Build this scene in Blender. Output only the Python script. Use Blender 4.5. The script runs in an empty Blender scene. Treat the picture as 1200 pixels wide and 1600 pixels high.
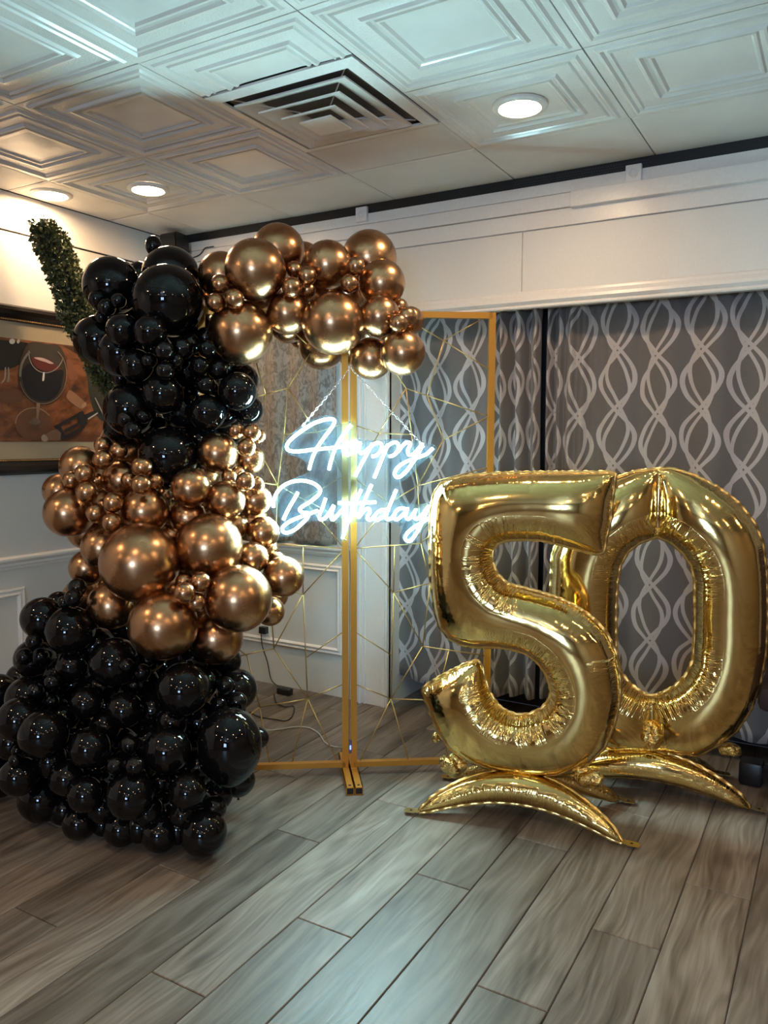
import bpy, bmesh, math, random
import numpy as np
from mathutils import Vector, Matrix
from mathutils.geometry import delaunay_2d_cdt, tessellate_polygon

random.seed(7)
np.random.seed(7)
scene = bpy.context.scene
COL = scene.collection

# ------------------------------------------------------------------ camera, world, exposure
FPX = 1237.3                                   # focal length in pixels of the 1200 x 1600 frame
CAM = np.array([0.0, 0.0, 1.41])
CR = np.array([0.8635786, 0.5042061, 0.0028723])      # camera right / up / forward
CU = np.array([-0.0487512, 0.0778260, 0.9957743])
CF = np.array([-0.5018519, 0.8600694, -0.0917895])
cam_data = bpy.data.cameras.new('camera')
cam_data.sensor_fit = 'HORIZONTAL'
cam_data.sensor_width = 36.0
cam_data.lens = 36.0 * FPX / 1200.0
cam_data.clip_start = 0.05
cam = bpy.data.objects.new('camera', cam_data)
COL.objects.link(cam)
mw = Matrix(((CR[0], CU[0], -CF[0], CAM[0]), (CR[1], CU[1], -CF[1], CAM[1]), (CR[2], CU[2], -CF[2], CAM[2]), (0, 0, 0, 1)))
cam.matrix_world = mw
scene.camera = cam

world = bpy.data.worlds.new('world')
scene.world = world
world.use_nodes = True
world.node_tree.nodes['Background'].inputs[0].default_value = (0.02, 0.022, 0.03, 1)
world.node_tree.nodes['Background'].inputs[1].default_value = 0.2
scene.view_settings.view_transform = 'Standard'
scene.view_settings.look = 'None'
scene.view_settings.gamma = 1.0
scene.view_settings.use_curve_mapping = False
scene.view_settings.exposure = 2.32
scene.cycles.use_denoising = True
scene.cycles.max_bounces = 8
scene.cycles.sample_clamp_indirect = 6.0

LAMP_STRENGTH = 40.0
LAMP_COLOR = (1.0, 0.69, 0.40)
NEON_STRENGTH = 42.0
NEON_COLOR = (0.52, 0.93, 1.0)

XL, YB, ZC = -3.555, 3.533, 2.591               # left wall, back wall, ceiling
XR, YF = 3.2, -4.2

# ------------------------------------------------------------------ pixel helpers
def ray(x, y):
    return CR * ((x - 600) / FPX) - CU * ((y - 800) / FPX) + CF
def at_depth(x, y, t):
    return CAM + ray(x, y) * t
def on_x(x, y, X):
    d = ray(x, y); return CAM + d * (X / d[0])
def on_y(x, y, Y):
    d = ray(x, y); return CAM + d * (Y / d[1])
def on_z(x, y, Z):
    d = ray(x, y); return CAM + d * ((Z - CAM[2]) / d[2])
def on_plane(x, y, P, n):
    d = ray(x, y); return CAM + d * (float((P - CAM) @ n) / float(d @ n))

# ------------------------------------------------------------------ object helpers
class MB:
    def __init__(self):
        self.v = []; self.f = []
    def add(self, vs, fs):
        o = len(self.v)
        self.v += [tuple(map(float, p)) for p in vs]
        self.f += [tuple(i + o for i in q) for q in fs]
        return self
    def box(self, a, b):
        x0, y0, z0 = a; x1, y1, z1 = b
        return self.add([(x0, y0, z0), (x1, y0, z0), (x1, y1, z0), (x0, y1, z0), (x0, y0, z1), (x1, y0, z1), (x1, y1, z1), (x0, y1, z1)],
                        [(0, 3, 2, 1), (4, 5, 6, 7), (0, 1, 5, 4), (1, 2, 6, 5), (2, 3, 7, 6), (3, 0, 4, 7)])
    def bbox(self, a, b, w):
        """box with chamfered edges"""
        bm = bmesh.new()
        bmesh.ops.create_cube(bm, size=1)
        for v in bm.verts:
            v.co = Vector([(a[i] + b[i]) / 2 + v.co[i] * (b[i] - a[i]) for i in range(3)])
        bmesh.ops.bevel(bm, geom=list(bm.edges), offset=w, segments=2, affect='EDGES', profile=0.5)
        bm.verts.index_update()
        self.add([v.co[:] for v in bm.verts], [[v.index for v in f.verts] for f in bm.faces])
        bm.free(); return self
    def bar(self, p, q, up, w, h):
        """rectangular bar from p to q: w across, h along up"""
        p = np.array(p, float); q = np.array(q, float); u = np.array(up, float)
        d = (q - p) / np.linalg.norm(q - p)
        s = np.cross(d, u); s /= np.linalg.norm(s); u = np.cross(s, d)
        vs = [c + s * a * w / 2 + u * b * h / 2 for c in (p, q) for a, b in ((-1, -1), (1, -1), (1, 1), (-1, 1))]
        return self.add(vs, [(0, 1, 2, 3), (7, 6, 5, 4), (0, 4, 5, 1), (1, 5, 6, 2), (2, 6, 7, 3), (3, 7, 4, 0)])
    def tube(self, pts, r, n=8, closed=False, cap=True):
        pts = [np.array(p, float) for p in pts]
        k = len(pts); rs = r if hasattr(r, '__len__') else [r] * k
        t0 = pts[1] - pts[0]; t0 /= np.linalg.norm(t0)
        a = np.array([0, 0, 1.0]) if abs(t0[2]) < 0.9 else np.array([1.0, 0, 0])
        nrm = np.cross(t0, a); nrm /= np.linalg.norm(nrm)
        vs = []
        for i in range(k):
            if closed: t = pts[(i + 1) % k] - pts[i - 1]
            else: t = pts[min(i + 1, k - 1)] - pts[max(i - 1, 0)]
            ln = np.linalg.norm(t); t = t / ln if ln > 1e-9 else t0
            nrm = nrm - t * (nrm @ t); nrm /= np.linalg.norm(nrm)
            b = np.cross(t, nrm)
            for j in range(n):
                c = 2 * math.pi * j / n
                vs.append(pts[i] + (nrm * math.cos(c) + b * math.sin(c)) * rs[i])
        fs = []
        for i in range(k if closed else k - 1):
            for j in range(n):
                i2 = (i + 1) % k
                fs.append((i * n + j, i2 * n + j, i2 * n + (j + 1) % n, i * n + (j + 1) % n))
        if cap and not closed:
            fs.append(tuple(range(n))); fs.append(tuple((k - 1) * n + j for j in reversed(range(n))))
        return self.add(vs, fs)
    def lathe(self, prof, n=32, c=(0, 0, 0), cap0=True, cap1=True):
        vs = []; fs = []
        for r, z in prof:
            for j in range(n):
                a = 2 * math.pi * j / n
                vs.append((c[0] + r * math.cos(a), c[1] + r * math.sin(a), c[2] + z))
        for i in range(len(prof) - 1):
            for j in range(n):
                fs.append((i * n + j, i * n + (j + 1) % n, (i + 1) * n + (j + 1) % n, (i + 1) * n + j))
        if cap0: fs.append(tuple(reversed(range(n))))
        if cap1: fs.append(tuple((len(prof) - 1) * n + j for j in range(n)))
        return self.add(vs, fs)
    def poly(self, pts, n, th):
        """flat polygon (3D points) extruded by th along n"""
        n = np.array(n, float); k = len(pts)
        front = [np.array(p, float) + n * th for p in pts]; back = [np.array(p, float) for p in pts]
        tris = tessellate_polygon([[Vector(p) for p in pts]])
        fs = [tuple(t) for t in tris] + [tuple(i + k for i in reversed(t)) for t in tris]
        fs += [(i, (i + 1) % k, (i + 1) % k + k, i + k) for i in range(k)]
        return self.add(front + back, fs)
    def mesh(self, name, smooth=False, angle=None):
        me = bpy.data.meshes.new(name)
        me.from_pydata(self.v, [], self.f)
        bm = bmesh.new(); bm.from_mesh(me)
        bmesh.ops.recalc_face_normals(bm, faces=bm.faces)
        if angle is not None:
            for e in bm.edges:
                if len(e.link_faces) == 2 and e.calc_face_angle(0) > math.radians(angle): e.smooth = False
        bm.to_mesh(me); bm.free()
        if smooth or angle is not None:
            me.polygons.foreach_set('use_smooth', [True] * len(me.polygons))
        return me
    def build(self, name, mat, parent=None, smooth=False, angle=None):
        return obj(name, self.mesh(name, smooth, angle), mat, parent)

def obj(name, me, mat=None, parent=None):
    o = bpy.data.objects.new(name, me)
    COL.objects.link(o)
    if mat is not None and me is not None and len(me.materials) == 0:
        me.materials.append(mat)
    if parent is not None:
        o.parent = parent
        o.matrix_parent_inverse = Matrix.Translation(-Vector(parent.location))
    return o

def thing(name, label, cat, loc=(0, 0, 0), group=None):
    o = obj(name, None)
    o.location = tuple(map(float, loc))
    return tag(o, label, cat, group)

def tag(o, label, cat, group=None):
    o['label'] = label; o['category'] = cat
    if group: o['group'] = group
    return o

def struct(o):
    o['kind'] = 'structure'; return o

def catmull(pts, n=8, closed=False):
    P = [np.array(p, float) for p in pts]; k = len(P); out = []
    rng = range(k) if closed else range(k - 1)
    for i in rng:
        if closed: a, b, c, d = P[i - 1], P[i], P[(i + 1) % k], P[(i + 2) % k]
        else: a, b, c, d = P[max(i - 1, 0)], P[i], P[i + 1], P[min(i + 2, k - 1)]
        for j in range(n):
            t = j / n
            out.append(0.5 * ((2 * b) + (c - a) * t + (2 * a - 5 * b + 4 * c - d) * t * t + (3 * b - a - 3 * c + d) * t ** 3))
    if not closed: out.append(P[-1])
    return out

# ------------------------------------------------------------------ materials
class NT:
    def __init__(self, name):
        self.m = bpy.data.materials.new(name); self.m.use_nodes = True
        self.t = self.m.node_tree; self.b = self.t.nodes['Principled BSDF']
        self.out = self.t.nodes['Material Output']
    def node(self, typ, **kw):
        n = self.t.nodes.new(typ)
        for k, v in kw.items(): setattr(n, k, v)
        return n
    def put(self, sock, v):
        if isinstance(v, bpy.types.NodeSocket): self.t.links.new(v, sock)
        elif isinstance(v, (tuple, list)) and sock.type == 'RGBA': sock.default_value = (*v[:3], 1)
        else: sock.default_value = v
    def math(self, op, a, b=0.0, c=None):
        n = self.node('ShaderNodeMath', operation=op)
        self.put(n.inputs[0], a); self.put(n.inputs[1], b)
        if c is not None: self.put(n.inputs[2], c)
        return n.outputs[0]
    def mix(self, f, a, b):
        n = self.node('ShaderNodeMix', data_type='RGBA')
        self.put(n.inputs[0], f); self.put(n.inputs[6], a); self.put(n.inputs[7], b)
        return n.outputs[2]
    def ramp(self, f, stops):
        n = self.node('ShaderNodeValToRGB'); self.put(n.inputs[0], f)
        el = n.color_ramp.elements
        while len(el) < len(stops): el.new(0.5)
        for e, (p, c) in zip(el, stops): e.position = p; e.color = (*c, 1)
        return n.outputs[0]
    def noise(self, vec=None, scale=5.0, detail=4.0, rough=0.5, dist=0.0, dims='3D', w=None):
        n = self.node('ShaderNodeTexNoise', noise_dimensions=dims)
        if vec is not None: self.put(n.inputs['Vector'], vec)
        if w is not None: self.put(n.inputs['W'], w)
        n.inputs['Scale'].default_value = scale; n.inputs['Detail'].default_value = detail
        n.inputs['Roughness'].default_value = rough; n.inputs['Distortion'].default_value = dist
        return n.outputs['Fac']
    def coord(self, kind='Object'):
        return self.node('ShaderNodeTexCoord').outputs[kind]
    def mapping(self, vec, scale=(1, 1, 1), loc=(0, 0, 0), rot=(0, 0, 0)):
        n = self.node('ShaderNodeMapping'); self.put(n.inputs[0], vec)
        n.inputs[1].default_value = loc; n.inputs[2].default_value = rot; n.inputs[3].default_value = scale
        return n.outputs[0]
    def sep(self, vec):
        n = self.node('ShaderNodeSeparateXYZ'); self.put(n.inputs[0], vec); return n.outputs
    def bump(self, h, strength=0.3, dist=0.01):
        n = self.node('ShaderNodeBump'); self.put(n.inputs['Height'], h)
        n.inputs['Strength'].default_value = strength; n.inputs['Distance'].default_value = dist
        self.t.links.new(n.outputs[0], self.b.inputs['Normal']); return n.outputs[0]
    def set(self, **kw):
        names = dict(color='Base Color', rough='Roughness', metal='Metallic', spec='Specular IOR Level', coat='Coat Weight', coat_rough='Coat Roughness',
                     emit='Emission Color', power='Emission Strength', trans='Transmission Weight', alpha='Alpha', ior='IOR', sheen='Sheen Weight', sub='Subsurface Weight')
        for k, v in kw.items(): self.put(self.b.inputs[names[k]], v)
        return self

def plain(name, color, rough=0.5, metal=0.0, spec=0.5, bump=0.0, bscale=60.0, var=0.08, **kw):
    """procedural paint: faint tone variation and fine relief"""
    t = NT(name)
    n = t.noise(t.coord(), bscale, 3.0)
    lo = tuple(c * (1 - var) for c in color); hi = tuple(min(1, c * (1 + var)) for c in color)
    t.set(color=t.mix(n, lo, hi), rough=rough, metal=metal, spec=spec, **kw)
    if bump: t.bump(n, bump, 0.002)
    return t.m

def emitter(name, color, power):
    t = NT(name); t.set(color=(0.8, 0.8, 0.8), emit=color, power=power, rough=0.4); return t.m

M = {}
M['wall_white'] = plain('wall_white', (0.70, 0.665, 0.63), 0.5, bump=0.05, bscale=180)
M['wall_grey'] = plain('wall_grey', (0.62, 0.60, 0.575), 0.5, bump=0.06, bscale=160)
M['trim_white'] = plain('trim_white', (0.74, 0.70, 0.67), 0.32, bump=0.03, bscale=90)
M['black_trim'] = plain('black_trim', (0.006, 0.006, 0.007), 0.5, var=0.3)
M['recess'] = plain('recess', (0.03, 0.03, 0.032), 0.8)
M['gold_paint'] = plain('gold_paint', (0.50, 0.235, 0.035), 0.38, metal=0.55, bump=0.04, bscale=250)
M['wire_gold'] = plain('wire_gold', (0.46, 0.32, 0.12), 0.35, metal=0.7)
M['black_plastic'] = plain('black_plastic', (0.008, 0.008, 0.009), 0.4, var=0.2)
M['white_plastic'] = plain('white_plastic', (0.78, 0.75, 0.72), 0.35)
M['lamp_trim'] = plain('lamp_trim', (0.8, 0.78, 0.74), 0.35)
M['lamp_glow'] = emitter('lamp_glow', LAMP_COLOR, LAMP_STRENGTH)
M['chain'] = plain('chain', (0.85, 0.87, 0.88), 0.2, metal=1.0)
M['dark_cable'] = plain('dark_cable', (0.01, 0.01, 0.011), 0.45)
M['pale_cable'] = plain('pale_cable', (0.5, 0.5, 0.48), 0.4)
M['blue_led'] = emitter('blue_led', (0.03, 0.08, 1.0), 1.0)

def mat_latex():
    t = NT('black_latex')
    n = t.noise(t.coord(), 3.0, 2.0)
    t.set(color=t.mix(n, (0.0025, 0.0025, 0.003), (0.005, 0.0048, 0.0055)), rough=t.math('MULTIPLY_ADD', n, 0.02, 0.015), spec=0.36)
    return t.m
M['black_latex'] = mat_latex()

def mat_chrome():
    t = NT('bronze_chrome')
    n = t.noise(t.coord(), 2.2, 3.0)
    t.set(color=t.mix(n, (0.43, 0.236, 0.120), (0.51, 0.292, 0.156)), metal=1.0, rough=t.math('MULTIPLY_ADD', n, 0.06, 0.235),
          coat=0.12, coat_rough=0.06)
    return t.m
M['bronze_chrome'] = mat_chrome()

def mat_foil():
    t = NT('gold_foil')
    def at(nm):
        return t.node('ShaderNodeAttribute', attribute_name=nm).outputs['Fac']
    s, d, c = at('seam_s'), at('seam_d'), at('seam_c')
    jit = t.noise(None, 1.0, 2.0, 0.6, dims='1D', w=t.math('MULTIPLY', s, 60.0))
    fine = t.math('MULTIPLY_ADD', t.math('SINE', t.math('MULTIPLY_ADD', s, 900.0, t.math('MULTIPLY', jit, 16.0))), 0.5, 0.5)
    fine = t.math('MULTIPLY', fine, t.math('MULTIPLY', jit, 1.4))
    mid = t.noise(None, 1.0, 1.0, 0.5, dims='1D', w=t.math('MULTIPLY', s, 55.0))
    fall = t.math('POWER', t.math('MAXIMUM', t.math('SUBTRACT', 1.0, t.math('DIVIDE', d, 0.095)), 0.0), 0.5)
    rim = t.math('POWER', 2.718, t.math('MULTIPLY', d, -75.0))
    h1 = t.math('MULTIPLY', t.math('MULTIPLY', fine, fall), t.math('ADD', t.math('MULTIPLY', c, 0.55), t.math('MULTIPLY', rim, 0.22)))
    h2 = t.math('MULTIPLY', t.math('MULTIPLY', mid, fall), t.math('MULTIPLY_ADD', c, 0.55, 0.06))
    soft = t.noise(t.coord(), 9.0, 2.0)
    h = t.math('ADD', t.math('ADD', h1, h2), t.math('MULTIPLY', soft, 0.30))
    t.bump(h, 0.9, 0.0065)
    tone = t.noise(t.coord(), 4.0, 2.0)
    t.set(color=t.mix(tone, (0.80, 0.565, 0.20), (0.86, 0.635, 0.26)), metal=1.0, rough=0.10)
    return t.m
M['gold_foil'] = mat_foil()
M['foil_seam'] = plain('foil_seam', (0.72, 0.52, 0.20), 0.28, metal=1.0)
def mat_crumple():
    t = NT('crumpled_foil')
    n = t.noise(t.coord(), 38.0, 4.0, 0.6, 0.6)
    t.bump(n, 1.0, 0.012)
    t.set(color=t.mix(n, (0.66, 0.45, 0.14), (0.8, 0.6, 0.24)), metal=1.0, rough=0.13)
    return t.m
M['crumpled_foil'] = mat_crumple()

def mat_plank():
    t = NT('wood_look_tile')
    co = t.coord('Object'); rnd = t.node('ShaderNodeObjectInfo').outputs['Random']
    off = t.node('ShaderNodeCombineXYZ')
    t.put(off.inputs[0], t.math('MULTIPLY', rnd, 37.0)); t.put(off.inputs[1], t.math('MULTIPLY', rnd, 91.0)); t.put(off.inputs[2], t.math('MULTIPLY', rnd, 13.0))
    add = t.node('ShaderNodeVectorMath', operation='ADD'); t.put(add.inputs[0], co); t.put(add.inputs[1], off.outputs[0])
    v = add.outputs[0]
    warp = t.noise(t.mapping(v, (5, 1.4, 1)), 1.0, 2.0)
    wv = t.node('ShaderNodeVectorMath', operation='MULTIPLY_ADD')
    cmb = t.node('ShaderNodeCombineXYZ'); t.put(cmb.inputs[0], t.math('SUBTRACT', warp, 0.5))
    t.put(wv.inputs[0], cmb.outputs[0]); wv.inputs[1].default_value = (0.13, 0, 0); t.put(wv.inputs[2], v)
    g = wv.outputs[0]
    broad = t.noise(t.mapping(g, (14, 1.1, 1)), 1.0, 3.0, 0.55)
    fine = t.noise(t.mapping(g, (95, 3.2, 1)), 1.0, 4.0, 0.62)
    ring = t.math('SINE', t.math('MULTIPLY', t.noise(t.mapping(g, (8, 1.0, 1)), 1.0, 1.0), 75.0))
    dark = t.noise(t.mapping(v, (9, 3.0, 1), (3, 5, 0)), 1.0, 2.0)
    f = t.math('ADD', t.math('ADD', t.math('MULTIPLY', broad, 0.55), t.math('MULTIPLY', fine, 0.40)), t.math('MULTIPLY', ring, 0.035))
    col = t.ramp(f, [(0.30, (0.085, 0.066, 0.052)), (0.46, (0.19, 0.155, 0.128)), (0.60, (0.29, 0.25, 0.215)), (0.78, (0.42, 0.385, 0.345))])
    tint = t.math('MULTIPLY_ADD', rnd, 0.42, 0.58)
    blot = t.ramp(dark, [(0.60, (1, 1, 1)), (0.78, (0.42, 0.38, 0.36))])
    mul = t.node('ShaderNodeMix', data_type='RGBA', blend_type='MULTIPLY'); mul.inputs[0].default_value = 1.0
    t.put(mul.inputs[6], col); t.put(mul.inputs[7], blot)
    br = t.node('ShaderNodeVectorMath', operation='SCALE'); t.put(br.inputs[0], mul.outputs[2]); t.put(br.inputs['Scale'], tint)
    t.set(color=br.outputs[0], rough=t.math('MULTIPLY_ADD', fine, 0.2, 0.34), spec=0.45)
    t.bump(t.math('ADD', fine, t.math('MULTIPLY', ring, 0.05)), 0.22, 0.003)
    return t.m
M['plank'] = mat_plank()
M['grout'] = plain('grout', (0.05, 0.042, 0.036), 0.9)

def mat_ceiling(name, stipple, rough):
    t = NT(name)
    co = t.coord('Object')
    n1 = t.noise(co, 7.0, 2.0); n2 = t.noise(co, 160.0, 3.0)
    dirt = t.noise(co, 3.0, 5.0)
    t.set(color=t.ramp(dirt, [(0.3, (0.66, 0.645, 0.61)), (0.7, (0.77, 0.755, 0.72))]), rough=rough, spec=0.5)
    t.bump(t.math('ADD', t.math('MULTIPLY', n1, 0.5 if stipple < 0.5 else 0.2), t.math('MULTIPLY', n2, stipple)), 0.5, 0.006 if stipple < 0.5 else 0.004)
    return t.m
M['tile_gloss'] = mat_ceiling('tile_gloss', 0.03, 0.17)
M['tile_band'] = mat_ceiling('tile_band', 0.8, 0.25)
M['tile_flat'] = mat_ceiling('tile_flat', 0.6, 0.5)

def mat_curtain():
    t = NT('trellis_curtain')
    uv = t.sep(t.coord('UV')); u, v = uv[0], uv[1]
    P = 0.186
    wob = t.noise(t.coord('UV'), 6.0, 1.0)
    x = t.math('SUBTRACT', t.math('MODULO', t.math('ADD', u, t.math('MULTIPLY', wob, 0.03)), P), P / 2)
    cell = t.math('FLOOR', t.math('DIVIDE', t.math('ADD', u, t.math('MULTIPLY', wob, 0.03)), P))
    vv = t.math('ADD', v, t.math('MULTIPLY', t.math('SINE', t.math('MULTIPLY', cell, 2.4)), 0.02))
    k = 2 * math.pi / 0.515
    lines = []
    for A, ph, w in ((0.078, 0.0, 0.0108), (-0.078, 0.22, 0.0108), (0.053, 0.50, 0.0085), (-0.049, -0.32, 0.0085)):
        sx = t.math('MULTIPLY', t.math('SINE', t.math('MULTIPLY_ADD', vv, k, ph)), A)
        dist = t.math('ABSOLUTE', t.math('SUBTRACT', x, sx))
        lines.append(t.math('LESS_THAN', dist, w))
    m = lines[0]
    for l in lines[1:]: m = t.math('MAXIMUM', m, l)
    weave = t.noise(t.mapping(t.coord('UV'), (60, 900, 1)), 1.0, 2.0)
    base = t.mix(weave, (0.088, 0.075, 0.073), (0.148, 0.129, 0.125))
    lite = t.mix(weave, (0.36, 0.315, 0.31), (0.46, 0.41, 0.405))
    t.set(color=t.mix(m, base, lite), rough=t.math('MULTIPLY_ADD', m, -0.15, 0.65), sheen=0.2)
    t.bump(weave, 0.25, 0.001)
    return t.m
M['curtain'] = mat_curtain()
def mat_damask():
    t = NT('shimmer_curtain')
    co = t.coord('UV')
    n = t.noise(t.mapping(co, (40, 22, 1)), 1.0, 5.0, 0.7, 1.2)
    f = t.ramp(n, [(0.42, (0, 0, 0)), (0.56, (1, 1, 1))])
    t.set(color=t.mix(f, (0.135, 0.115, 0.10), (0.30, 0.265, 0.235)), rough=t.math('MULTIPLY_ADD', f, -0.22, 0.55), sheen=0.2)
    t.bump(n, 0.4, 0.002)
    return t.m
M['damask'] = mat_damask()

def mat_acrylic():
    t = NT('hazed_acrylic')
    tr = t.node('ShaderNodeBsdfTransparent'); tr.inputs[0].default_value = (0.97, 0.99, 1, 1)
    df = t.node('ShaderNodeBsdfTranslucent'); df.inputs[0].default_value = (0.45, 0.75, 1, 1)  # bluish haze: the neon's halo is put into the sheet's colour
    gl = t.node('ShaderNodeBsdfGlossy'); gl.inputs['Roughness'].default_value = 0.08
    m1 = t.node('ShaderNodeMixShader'); m1.inputs[0].default_value = 0.25
    t.t.links.new(tr.outputs[0], m1.inputs[1]); t.t.links.new(df.outputs[0], m1.inputs[2])
    fr = t.node('ShaderNodeFresnel'); fr.inputs[0].default_value = 1.3
    m2 = t.node('ShaderNodeMixShader'); t.t.links.new(fr.outputs[0], m2.inputs[0])
    t.t.links.new(m1.outputs[0], m2.inputs[1]); t.t.links.new(gl.outputs[0], m2.inputs[2])
    t.t.links.new(m2.outputs[0], t.out.inputs[0])
    return t.m
M['acrylic'] = mat_acrylic()
M['neon'] = emitter('neon', NEON_COLOR, NEON_STRENGTH)
M['neon_back'] = emitter('neon_back', NEON_COLOR, NEON_STRENGTH * 0.16)      # the strip's cloudy back, where little light leaks out

# ================================================================== THE ROOM
# ---- floor: wood-look tiles, each laid as its own piece
floor = struct(MB().box((XL - 0.1, YF, -0.06), (XR, 3.95, -0.004)).build('floor', M['grout']))
PW, PL = 0.1915, 1.17
plank_cache = {}
def plank(x0, x1, y0, y1):
    w, l = x1 - x0, y1 - y0
    key = (round(w, 3), round(l, 3))
    if key not in plank_cache:
        g, b = 0.0014, 0.0022
        a = (-w / 2 + g, -l / 2 + g); c = (w / 2 - g, l / 2 - g)
        vs = [(a[0], a[1], -0.006), (c[0], a[1], -0.006), (c[0], c[1], -0.006), (a[0], c[1], -0.006),
              (a[0], a[1], -b), (c[0], a[1], -b), (c[0], c[1], -b), (a[0], c[1], -b),
              (a[0] + b, a[1] + b, 0), (c[0] - b, a[1] + b, 0), (c[0] - b, c[1] - b, 0), (a[0] + b, c[1] - b, 0)]
        fs = [(0, 1, 5, 4), (1, 2, 6, 5), (2, 3, 7, 6), (3, 0, 4, 7), (4, 5, 9, 8), (5, 6, 10, 9), (6, 7, 11, 10), (7, 4, 8, 11), (8, 9, 10, 11)]
        plank_cache[key] = MB().add(vs, fs).mesh('plank')
    o = obj('plank', plank_cache[key], M['plank'], floor)
    o.location = ((x0 + x1) / 2, (y0 + y1) / 2, 0)
for j in range(-17, 18):
    x1 = -0.19 - PW * j; x0 = x1 - PW
    if x1 <= XL + 0.02: continue
    if x0 > 1.7 : continue
    x0 = max(x0, XL)
    seam = (2.573 - 0.39 * j) % PL
    y = seam - 3 * PL
    while y < 3.94:
        a, b = max(y, -1.6), min(y + PL, 3.94)
        if b - a > 0.03: plank(x0, x1, a, b)
        y += PL
far_floor = MB().box((1.85, YF, -0.004), (XR, 3.94, 0.0)).box((XL, YF, -0.004), (1.85, -1.6, 0.0)).build('floor_covering', M['plank'], floor)

# ---- ceiling: backing slab and embossed tiles
ceiling = struct(MB().box((XL, YF, ZC + 0.012), (XR, 3.95, ZC + 0.08)).build('ceiling', M['recess']))
def tile_mesh(w, l):
    """embossed panel seen from below: nested square mouldings"""
    prof = [(0.0, 0.010), (0.0, 0.0), (0.022, 0.0), (0.030, -0.006), (0.038, -0.006), (0.046, 0.001), (0.056, 0.001), (0.062, -0.004), (0.068, 0.001),
            (0.118, 0.002), (0.126, -0.006), (0.134, -0.007), (0.142, 0.0), (0.150, 0.004), (0.156, -0.002), (0.164, -0.002), (0.172, 0.005), (0.19, 0.006)]
    vs = []; fs = []; mi = []
    for d, z in prof:
        a, b = w / 2 - d - 0.002, l / 2 - d - 0.002
        vs += [(-a, -b, z), (a, -b, z), (a, b, z), (-a, b, z)]
    for i in range(len(prof) - 1):
        for k in range(4):
            fs.append((i * 4 + k, i * 4 + (k + 1) % 4, i * 4 + 4 + (k + 1) % 4, i * 4 + 4 + k))
            mi.append(1 if i in (1, 8) else 0)
    q = (len(prof) - 1) * 4
    fs.append((q, q + 1, q + 2, q + 3)); mi.append(0)
    me = bpy.data.meshes.new('ceiling_tile'); me.from_pydata(vs, [], [tuple(reversed(f)) for f in fs])
    me.materials.append(M['tile_gloss']); me.materials.append(M['tile_band'])
    me.polygons.foreach_set('material_index', mi)
    me.update()
    return me
def flat_tile_mesh(w, l):
    a, b = w / 2 - 0.0028, l / 2 - 0.0028
    c, e = a - 0.012, b - 0.012
    vs = [(-a, -b, .010), (a, -b, .010), (a, b, .010), (-a, b, .010), (-a, -b, .003), (a, -b, .003), (a, b, .003), (-a, b, .003), (-c, -e, 0), (c, -e, 0), (c, e, 0), (-c, e, 0)]
    fs = [(0, 1, 5, 4), (1, 2, 6, 5), (2, 3, 7, 6), (3, 0, 4, 7), (4, 5, 9, 8), (5, 6, 10, 9), (6, 7, 11, 10), (7, 4, 8, 11), (8, 9, 10, 11)]
    me = bpy.data.meshes.new('ceiling_tile'); me.from_pydata(vs, [], [tuple(reversed(f)) for f in fs]); me.materials.append(M['tile_flat'])
    return me
TX, TY = 0.6225, 0.605
full_tile = tile_mesh(TX, TY)
flat_cache = {}
def add_tile(x0, x1, y0, y1, flat=False):
    w, l = x1 - x0, y1 - y0
    if flat:
        key = (round(w, 3), round(l, 3))
        me = flat_cache.setdefault(key, None) or flat_tile_mesh(w, l); flat_cache[key] = me
    else: me = full_tile
    o = obj('ceiling_tile', me, None, ceiling)
    o.location = ((x0 + x1) / 2, (y0 + y1) / 2, ZC)
    o.rotation_euler = (random.uniform(-1, 1) * 0.0035, random.uniform(-1, 1) * 0.0035, 0)
xs = [-3.244 + TX * i for i in range(0, 9)]
ys = [3.085 - TY * i for i in range(0, 7)]
vent_col = 2
for i in range(len(xs) - 1):
    x0, x1 = xs[i], xs[i + 1]
    add_tile(x0, x1, 3.085, YB, flat=True)
    if i == vent_col:
        add_tile(x0, x1, 2.772, 3.085, flat=True)
        cut = full_tile.copy(); bmc = bmesh.new(); bmc.from_mesh(cut)
        bmesh.ops.bisect_plane(bmc, geom=list(bmc.verts) + list(bmc.edges) + list(bmc.faces), plane_co=(0, 2.158 - 2.1775, 0), plane_no=(0, 1, 0), clear_outer=True)
        bmc.to_mesh(cut); bmc.free()
        o = obj('ceiling_tile', cut, None, ceiling); o.location = ((x0 + x1) / 2, 2.1775, ZC)
        rows = [(ys[k + 1], ys[k]) for k in range(2, len(ys) - 1)]
    else:
        rows = [(ys[k + 1], ys[k]) for k in range(0, len(ys) - 1)]
    for a, b in rows: add_tile(x0, x1, a, b)
for a, b in [(3.085, YB)] + [(ys[k + 1], ys[k]) for k in range(len(ys) - 1)]:
    add_tile(XL + 0.004, -3.244, a, b, flat=True)
MB().box((xs[-1], YF, ZC), (XR, 3.95, ZC + 0.012)).box((XL, YF, ZC), (xs[-1], ys[-1], ZC + 0.012)).build('ceiling_covering', plain('dimmed_ceiling', (0.34, 0.30, 0.26), 0.5), ceiling)  # darker than the tiles: the rear room's dimness is put into the colour

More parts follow.
